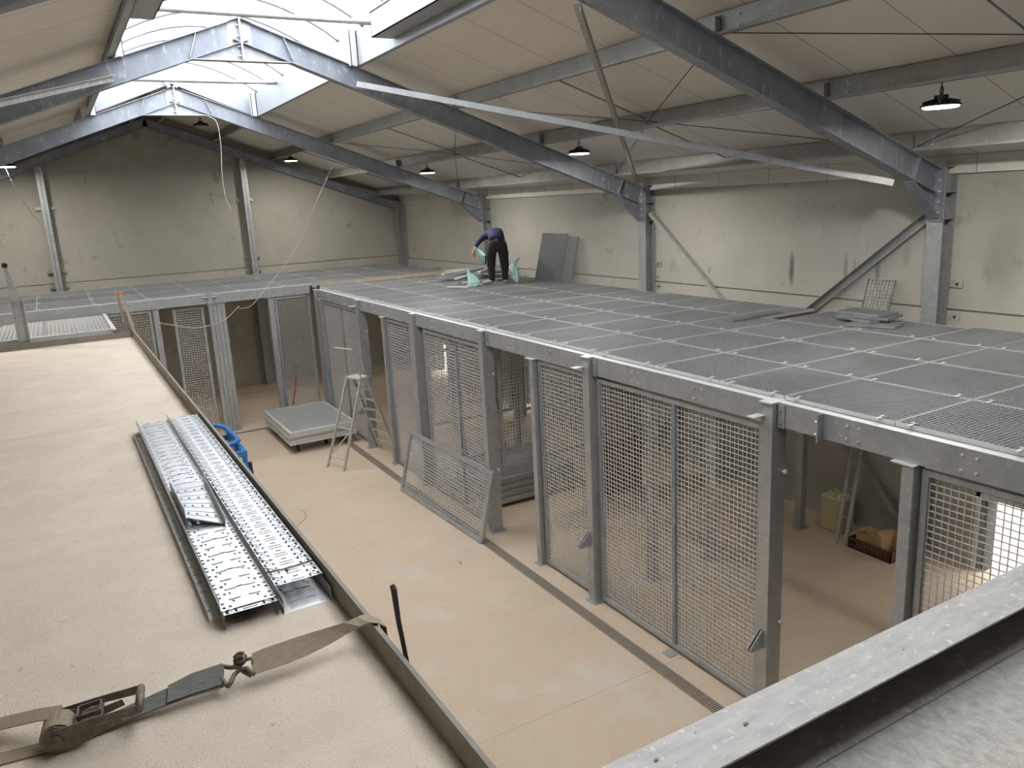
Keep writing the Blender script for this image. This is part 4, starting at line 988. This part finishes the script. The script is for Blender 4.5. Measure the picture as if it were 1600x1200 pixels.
# ------------------------------------------------------------------ things on the long deck
def leaning_grate(y0, y1, xb, xt, z1, lab, pitch=.034, vp=None, z0=DZ, m=None):
    t = thing('floor_grating', lab, 'grating', (xb, (y0+y1)/2, z0), 'gratings leaning on the right wall')
    p, q = V((xb, 0, z0+.004)), V((xt, 0, z1)); upv = (q-p); nrm = upv.cross(V((0, 1, 0))).normalized()
    a = MB(); n = max(2, round((y1-y0)/pitch))
    for i in range(1, n): y = y0+(y1-y0)*i/n; a.bar((p.x, y, p.z), (q.x, y, q.z), (0, .0045, 0), nrm*.026, caps=False)
    n = max(2, round(upv.length/(vp or pitch)))
    for i in range(1, n): c = p.lerp(q, i/n); a.bar((c.x, y0, c.z), (c.x, y1, c.z), upv.normalized()*.0045, nrm*.024, caps=False)
    a.build('bar_grid', m or M_grate, t)
    b = MB()
    for y in (y0, y1): b.bar((p.x, y, p.z), (q.x, y, q.z), (0, .006, 0), nrm*.03)
    b.bar((p.x, y0, p.z), (p.x, y1, p.z), upv.normalized()*.006, nrm*.03); b.bar((q.x, y0, q.z), (q.x, y1, q.z), upv.normalized()*.006, nrm*.03)
    b.build('banding', M_grate, t); return t
leaning_grate(13.50, 14.42, 8.86, 9.10, 3.96, 'large dark grating leaning on the wall right of the worker')
leaning_grate(13.14, 13.47, 8.88, 9.11, 3.90, 'narrow pale grating leaning half behind the dark one', pitch=.055, m=M_galv)
leaning_grate(6.22, 6.60, 9.0, 9.14, 3.46, 'small coarse grating leaning on the wall above the little stack', pitch=.045, m=M_band)
def small_grate(c, a, W, L, z, lab, group, tilt=0.0, name='grating_offcut'):
    t = thing(name, lab, 'grating offcut', (c[0], c[1], z), group)
    t.rotation_euler = (tilt, tilt*.5, a)
    k = ('s', W, L)
    if k not in _gc: _gc[k] = grating_mesh(W, L, .034, .028)
    A, B = _gc[k]
    for mb_, nm, m_ in ((A, 'bar_grid', M_grate), (B, 'banding', M_galv)):
        key = ('m', k, nm)
        if key not in _gc:
            x = MB(); x.v = [(v[0]-W/2, v[1]-L/2, v[2]+.03) for v in mb_.v]; x.f = mb_.f; o_ = x.build(nm, m_); _gc[key] = o_.data
        else: o_ = bpy.data.objects.new(nm, _gc[key]); COL.objects.link(o_)
        o_.parent = t
    return t
for i, (c, a, W, L, z) in enumerate((((8.42, 5.96), .3, .36, .55, DZ+.003), ((8.56, 6.22), -.25, .36, .6, DZ+.034), ((8.60, 6.15), .12, .36, .6, DZ+.066), ((8.62, 6.22), -.05, .36, .6, DZ+.098))):
    small_grate(c, a, W, L, z, ['lowest loose grating of the little stack, sticking out to the front', 'second grating of the little stack by the near column', 'third grating of the little stack by the near column', 'topmost grating of the little stack by the near column'][i], 'little stack of gratings by the near column')
rnd = random.Random(3)
spots = [(7.75, 15.3), (8.0, 15.7), (8.3, 15.5), (8.2, 16.0), (8.55, 15.9), (8.5, 16.3), (7.7, 15.9), (8.0, 16.3), (8.7, 15.5), (8.4, 15.2), (8.1, 15.1), (8.75, 16.6)]
for i, (x, y) in enumerate(spots):
    small_grate((x, y), rnd.uniform(-1.2, 1.2), .3 if i % 2 else .45, .6 if i % 3 else .8, DZ+.006+.055*(i % 5), 'grating offcut in the untidy pile beside the worker, %s' % ['at the left front', 'left of centre', 'near the middle', 'behind the middle', 'under the top piece', 'towards the far column', 'at the left back', 'at the back', 'nearest the wall', 'behind the worker\'s legs', 'by the turquoise bag', 'closest to the column'][i], 'pile of grating offcuts', rnd.uniform(-.04, .04))
for i, (a, b_) in enumerate((((7.30, 15.75), (8.1, 16.1)), ((7.35, 15.2), (7.8, 15.55)), ((7.38, 14.95), (7.75, 14.88)), ((6.86, 14.55), (7.08, 14.05)), ((8.0, 15.35), (8.35, 15.6)), ((7.9, 16.9), (8.7, 16.7)))):
    z = DZ+[.16, .08, .004, .004, .17, .12][i]
    o = MB().bar((a[0], a[1], z+.02), (b_[0], b_[1], z+.03), V((b_[1]-a[1], a[0]-b_[0], 0)).normalized()*.07, (0, 0, .03)).build('flat_offcut', M_band, None, (a[0], a[1], z))
    tag(o, 'pale flat steel offcut %s' % ['lying long across the left of the pile', 'slanting at the front of the pile', 'short, on the deck in front of the pile', 'alone on the deck left of the pile', 'on top of the pile by the worker', 'at the back of the pile'][i], 'steel strip', 'steel strip offcuts')

# ------------------------------------------------------------------ the worker
WO = V((7.93, 14.36, DZ)); fr = V((.486, .874, 0)); rt = V((.874, -.486, 0))
def W_(r_, f_, z): return WO+rt*r_+fr*f_+V((0, 0, z))
def skin(name, nodes, edges, m, parent, lv=2, root=0, smooth=True):
    me = bpy.data.meshes.new(name); off = V(parent['_o'])
    me.from_pydata([tuple(W_(*n_[:3])-off) for n_ in nodes], edges, [])
    o = bpy.data.objects.new(name, me); COL.objects.link(o); o.parent = parent
    md = o.modifiers.new('skin', 'SKIN'); md.use_smooth_shade = True
    for i, n_ in enumerate(nodes):
        r = n_[3]; r = r if isinstance(r, tuple) else (r, r)
        me.skin_vertices[0].data[i].radius = r; me.skin_vertices[0].data[i].use_root = (i == root)
    sd = o.modifiers.new('sub', 'SUBSURF'); sd.levels = lv; sd.render_levels = lv
    me.materials.append(m); return o
pt = thing('person', 'person in navy jumper and dark work trousers bending over, seen from behind', 'person', tuple(WO))
# body: pelvis root, spine, neck, head, arms, legs
body = [(.0, .04, .84, .09), (-.02, .16, .98, .09), (-.05, .32, 1.02, .11), (-.08, .44, .99, .10), (-.10, .52, .92, .05), (-.11, .58, .86, .085), (-.11, .60, .78, .07),
        (-.25, .40, .97, .06), (-.37, .36, .86, .045), (-.47, .36, .72, .032), (-.50, .37, .66, .03),
        (.12, .42, .94, .06), (.17, .38, .70, .045), (.20, .30, .46, .032), (.22, .28, .38, .03),
        (-.10, .0, .80, .085), (-.12, .03, .45, .06), (-.12, -.01, .10, .042), (-.13, .12, .04, .035),
        (.10, .0, .80, .085), (.12, .05, .45, .06), (.13, .05, .10, .042), (.13, .18, .04, .035)]
be = [(0, 1), (1, 2), (2, 3), (3, 4), (4, 5), (5, 6), (3, 7), (7, 8), (8, 9), (9, 10), (3, 11), (11, 12), (12, 13), (13, 14), (0, 15), (15, 16), (16, 17), (17, 18), (0, 19), (19, 20), (20, 21), (21, 22)]
def fingers(w_, d0, side):
    """five short chains from the hand end node index w_; returns nodes and edges"""
    global body, be
    bx = body[w_]
    for k, (a, l, r) in enumerate(((-.028, .075, .009), (-.010, .085, .0095), (.010, .08, .009), (.028, .065, .008), (-.04*side, .05, .010))):
        i = len(body)
        if k < 4:
            body += [(bx[0]+a*d0[0], bx[1]+a*d0[1]+.005, bx[2]-.045, r), (bx[0]+a*d0[0]+.01, bx[1]+a*d0[1]+.02, bx[2]-.045-l*.55, r*.9), (bx[0]+a*d0[0]+.015, bx[1]+a*d0[1]+.0, bx[2]-.045-l, r*.8)]
        else:
            body += [(bx[0]+a, bx[1]-.01, bx[2]-.01, r), (bx[0]+a*1.5, bx[1]-.02, bx[2]-.035, r*.9), (bx[0]+a*1.3, bx[1]-.01, bx[2]-.06, r*.8)]
        be += [(w_, i), (i, i+1), (i+1, i+2)]
fingers(10, (1, .3), -1); fingers(14, (.5, 1), 1)
skin('body', body, be, M_skin, pt, 1)
# trousers: seat and two legs
tn = [(.0, .02, .83, (.19, .175)), (-.01, .06, .90, (.17, .15)), (-.105, .0, .74, (.13, .135)), (-.125, .0, .60, .11), (-.135, .03, .44, .10), (-.14, .01, .26, .078), (-.14, -.01, .12, .074), (-.14, -.01, .06, .072),
      (.105, .0, .74, (.13, .135)), (.125, .02, .60, .11), (.135, .05, .44, .10), (.14, .05, .26, .075), (.14, .04, .12, .07), (.14, .04, .06, .07)]
te = [(0, 1), (0, 2), (2, 3), (3, 4), (4, 5), (5, 6), (6, 7), (0, 8), (8, 9), (9, 10), (10, 11), (11, 12), (12, 13)]
tr = skin('trousers', tn, te, M_trous, pt, 2)
pk = MB(); pk.prism([W_(-.235, -.03, .42), W_(-.235, .07, .42), W_(-.225, .07, .60), W_(-.225, -.03, .60)], tuple(-rt*.03)); o = pk.build('thigh_pocket', M_trous, pt)
o = MB().prism([W_(-.02, -.115, .905), W_(.01, -.115, .905), W_(.01, -.11, .92), W_(-.02, -.11, .92)], tuple(-fr*.01)).build('waist_label', M_white, pt)
# jumper: torso and sleeves
jn = [(.0, .0, .86, (.17, .15)), (.0, .06, .93, (.185, .165)), (-.01, .20, 1.02, (.175, .13)), (-.04, .33, 1.04, (.185, .13)), (-.08, .44, 1.0, (.17, .10)), (-.22, .41, .99, .085), (-.31, .38, .93, .072), (-.39, .355, .85, .06), (-.45, .355, .76, .048),
      (.09, .45, .94, .08), (.15, .42, .80, .06), (.18, .37, .66, .052), (.2, .32, .52, .045), (-.10, .50, .95, .07)]
je = [(0, 1), (1, 2), (2, 3), (3, 4), (4, 5), (5, 6), (6, 7), (7, 8), (4, 9), (9, 10), (10, 11), (11, 12), (4, 13)]
skin('jumper', jn, je, M_navy, pt, 2)
hn = [(-.11, .60, .89, .09), (-.11, .62, .82, .085)]
skin('hair', hn, [(0, 1)], M_hair, pt, 2)
for sx, fy in ((-1, 0), (1, .05)):
    s0 = [(sx*.14, fy-.07, .05, .05), (sx*.14, fy+.02, .06, .052), (sx*.15, fy+.12, .045, .048), (sx*.155, fy+.2, .035, .038)] if sx > 0 else [(sx*.12, fy-.04, .05, .05), (sx*.17, fy-.03, .06, .052), (sx*.27, fy-.03, .045, .048), (sx*.34, fy-.03, .035, .038)]
    skin('boot', s0, [(0, 1), (1, 2), (2, 3)], M_boot, pt, 2)
# ------------------------------------------------------------------ turquoise bags
def bag(base, rings, lab, name='plastic_bag', sd=1):
    t = MB(); r_ = random.Random(sd); n = 14; vs = []
    for (cx, cy, cz, ra, rb_, ang) in rings:
        for k in range(n):
            a = 2*math.pi*k/n; j = 1+r_.uniform(-.16, .16)
            u_, v_ = ra*math.cos(a)*j, rb_*math.sin(a)*j
            vs.append(W_(cx+u_*math.cos(ang)-v_*math.sin(ang), cy+u_*math.sin(ang)+v_*math.cos(ang), cz+r_.uniform(-.012, .012)))
    fs = [tuple(range(n-1, -1, -1))]
    for l in range(len(rings)-1):
        for k in range(n): fs.append((l*n+k, l*n+(k+1) % n, (l+1)*n+(k+1) % n, (l+1)*n+k))
    fs.append(tuple((len(rings)-1)*n+k for k in range(n)))
    t.add(vs, fs); o = t.build(name, M_bag, None, tuple(W_(*base))); tag(o, lab, 'bag', 'turquoise plastic bags'); return o
bag((-.5, -.1, 0), [(-.50, -.2, .016, .14, .12, 0), (-.50, -.19, .08, .13, .1, .2), (-.54, -.17, .18, .09, .07, .3), (-.60, -.16, .27, .045, .04, 0), (-.62, -.16, .34, .02, .015, 0)], 'crumpled turquoise bag slumped on the deck at the left of the boots', sd=2)
bag((.35, .1, 0), [(.37, .1, .02, .05, .06, 0), (.35, .12, .10, .09, .08, 0), (.33, .16, .22, .10, .08, .1), (.31, .20, .32, .085, .06, 0), (.34, .22, .38, .05, .03, 0), (.43, .22, .47, .03, .012, .5), (.46, .22, .50, .012, .01, 0)], 'turquoise bag standing upright at the right hand with its handle sticking up', sd=5)
bag((-.4, .30, .4), [(-.42, .33, .72, .04, .04, 0), (-.36, .32, .66, .08, .04, -.6), (-.32, .30, .58, .13, .04, -.7), (-.24, .28, .48, .10, .03, -.6), (-.20, .26, .40, .04, .02, 0)], 'turquoise bag being held open in the left hand', sd=9)

# ------------------------------------------------------------------ cables and cords
def cord(pts, lab, r=.006, m=M_cord, name='cord'):
    o = MB().tube(pts, r, 6).build(name, m, None, pts[0]); tag(o, lab, 'cord'); return o
def sm(pts, k=8):
    P_ = [V(p) for p in pts]; out = []
    for i in range(len(P_)-1):
        a, b, c, d_ = P_[max(i-1, 0)], P_[i], P_[i+1], P_[min(i+2, len(P_)-1)]
        for j in range(k):
            t_ = j/k; out.append(.5*((2*b)+(c-a)*t_+(2*a-5*b+4*c-d_)*t_*t_+(3*b-a-3*c+d_)*t_**3))
    out.append(P_[-1]); return [tuple(p) for p in out]
def py(x, y, yy):
    d = Rr*((x-800)/FPX)+Ur*((600-y)/FPX)+F; return tuple(V((0, 0, 4.7))+d*(yy/d.y))
cord(sm([py(322, 181, 16.9), py(338, 190, 16.8), py(345, 225, 16.8), py(347, 270, 16.8), py(352, 305, 16.8), py(361, 327, 16.8)]), 'pale cable dangling from the farther apex', .0055)
cord(sm([py(518, 262, 20), py(508, 285, 19.6), py(490, 325, 19.2), py(470, 375, 18.8), py(440, 420, 18.3), py(412, 455, 17.7), py(392, 478, 17.65), py(374, 482, 17.62), py(372, 480, 17.6), py(350, 500, 17.6), py(310, 512, 17.6), py(270, 508, 17.6), py(247, 504, 17.6)]), 'long white cord sagging from the roof across the far row of cages', .0055)
cord(sm([py(8, 262, 20.1), py(30, 305, 20.3), py(55, 340, 20.8), py(80, 370, 21.4), py(100, 398, 21.9)]), 'thin pale cord falling from the left lamp', .005)
cord(sm([tuple(px(462, 824, 0)), tuple(px(478, 808, .0)), tuple(px(474, 798, .0)), tuple(px(469, 798, 0))]), 'short curled wire lying on the hall floor near the trays', .005, M_rust, 'curled_wire')
cord(sm([tuple(px(716, 877, 0)), tuple(px(721, 880, 0)), tuple(px(721, 883, 0))]), 'tiny bent wire scrap on the open floor', .005, M_dark, 'wire_scrap')
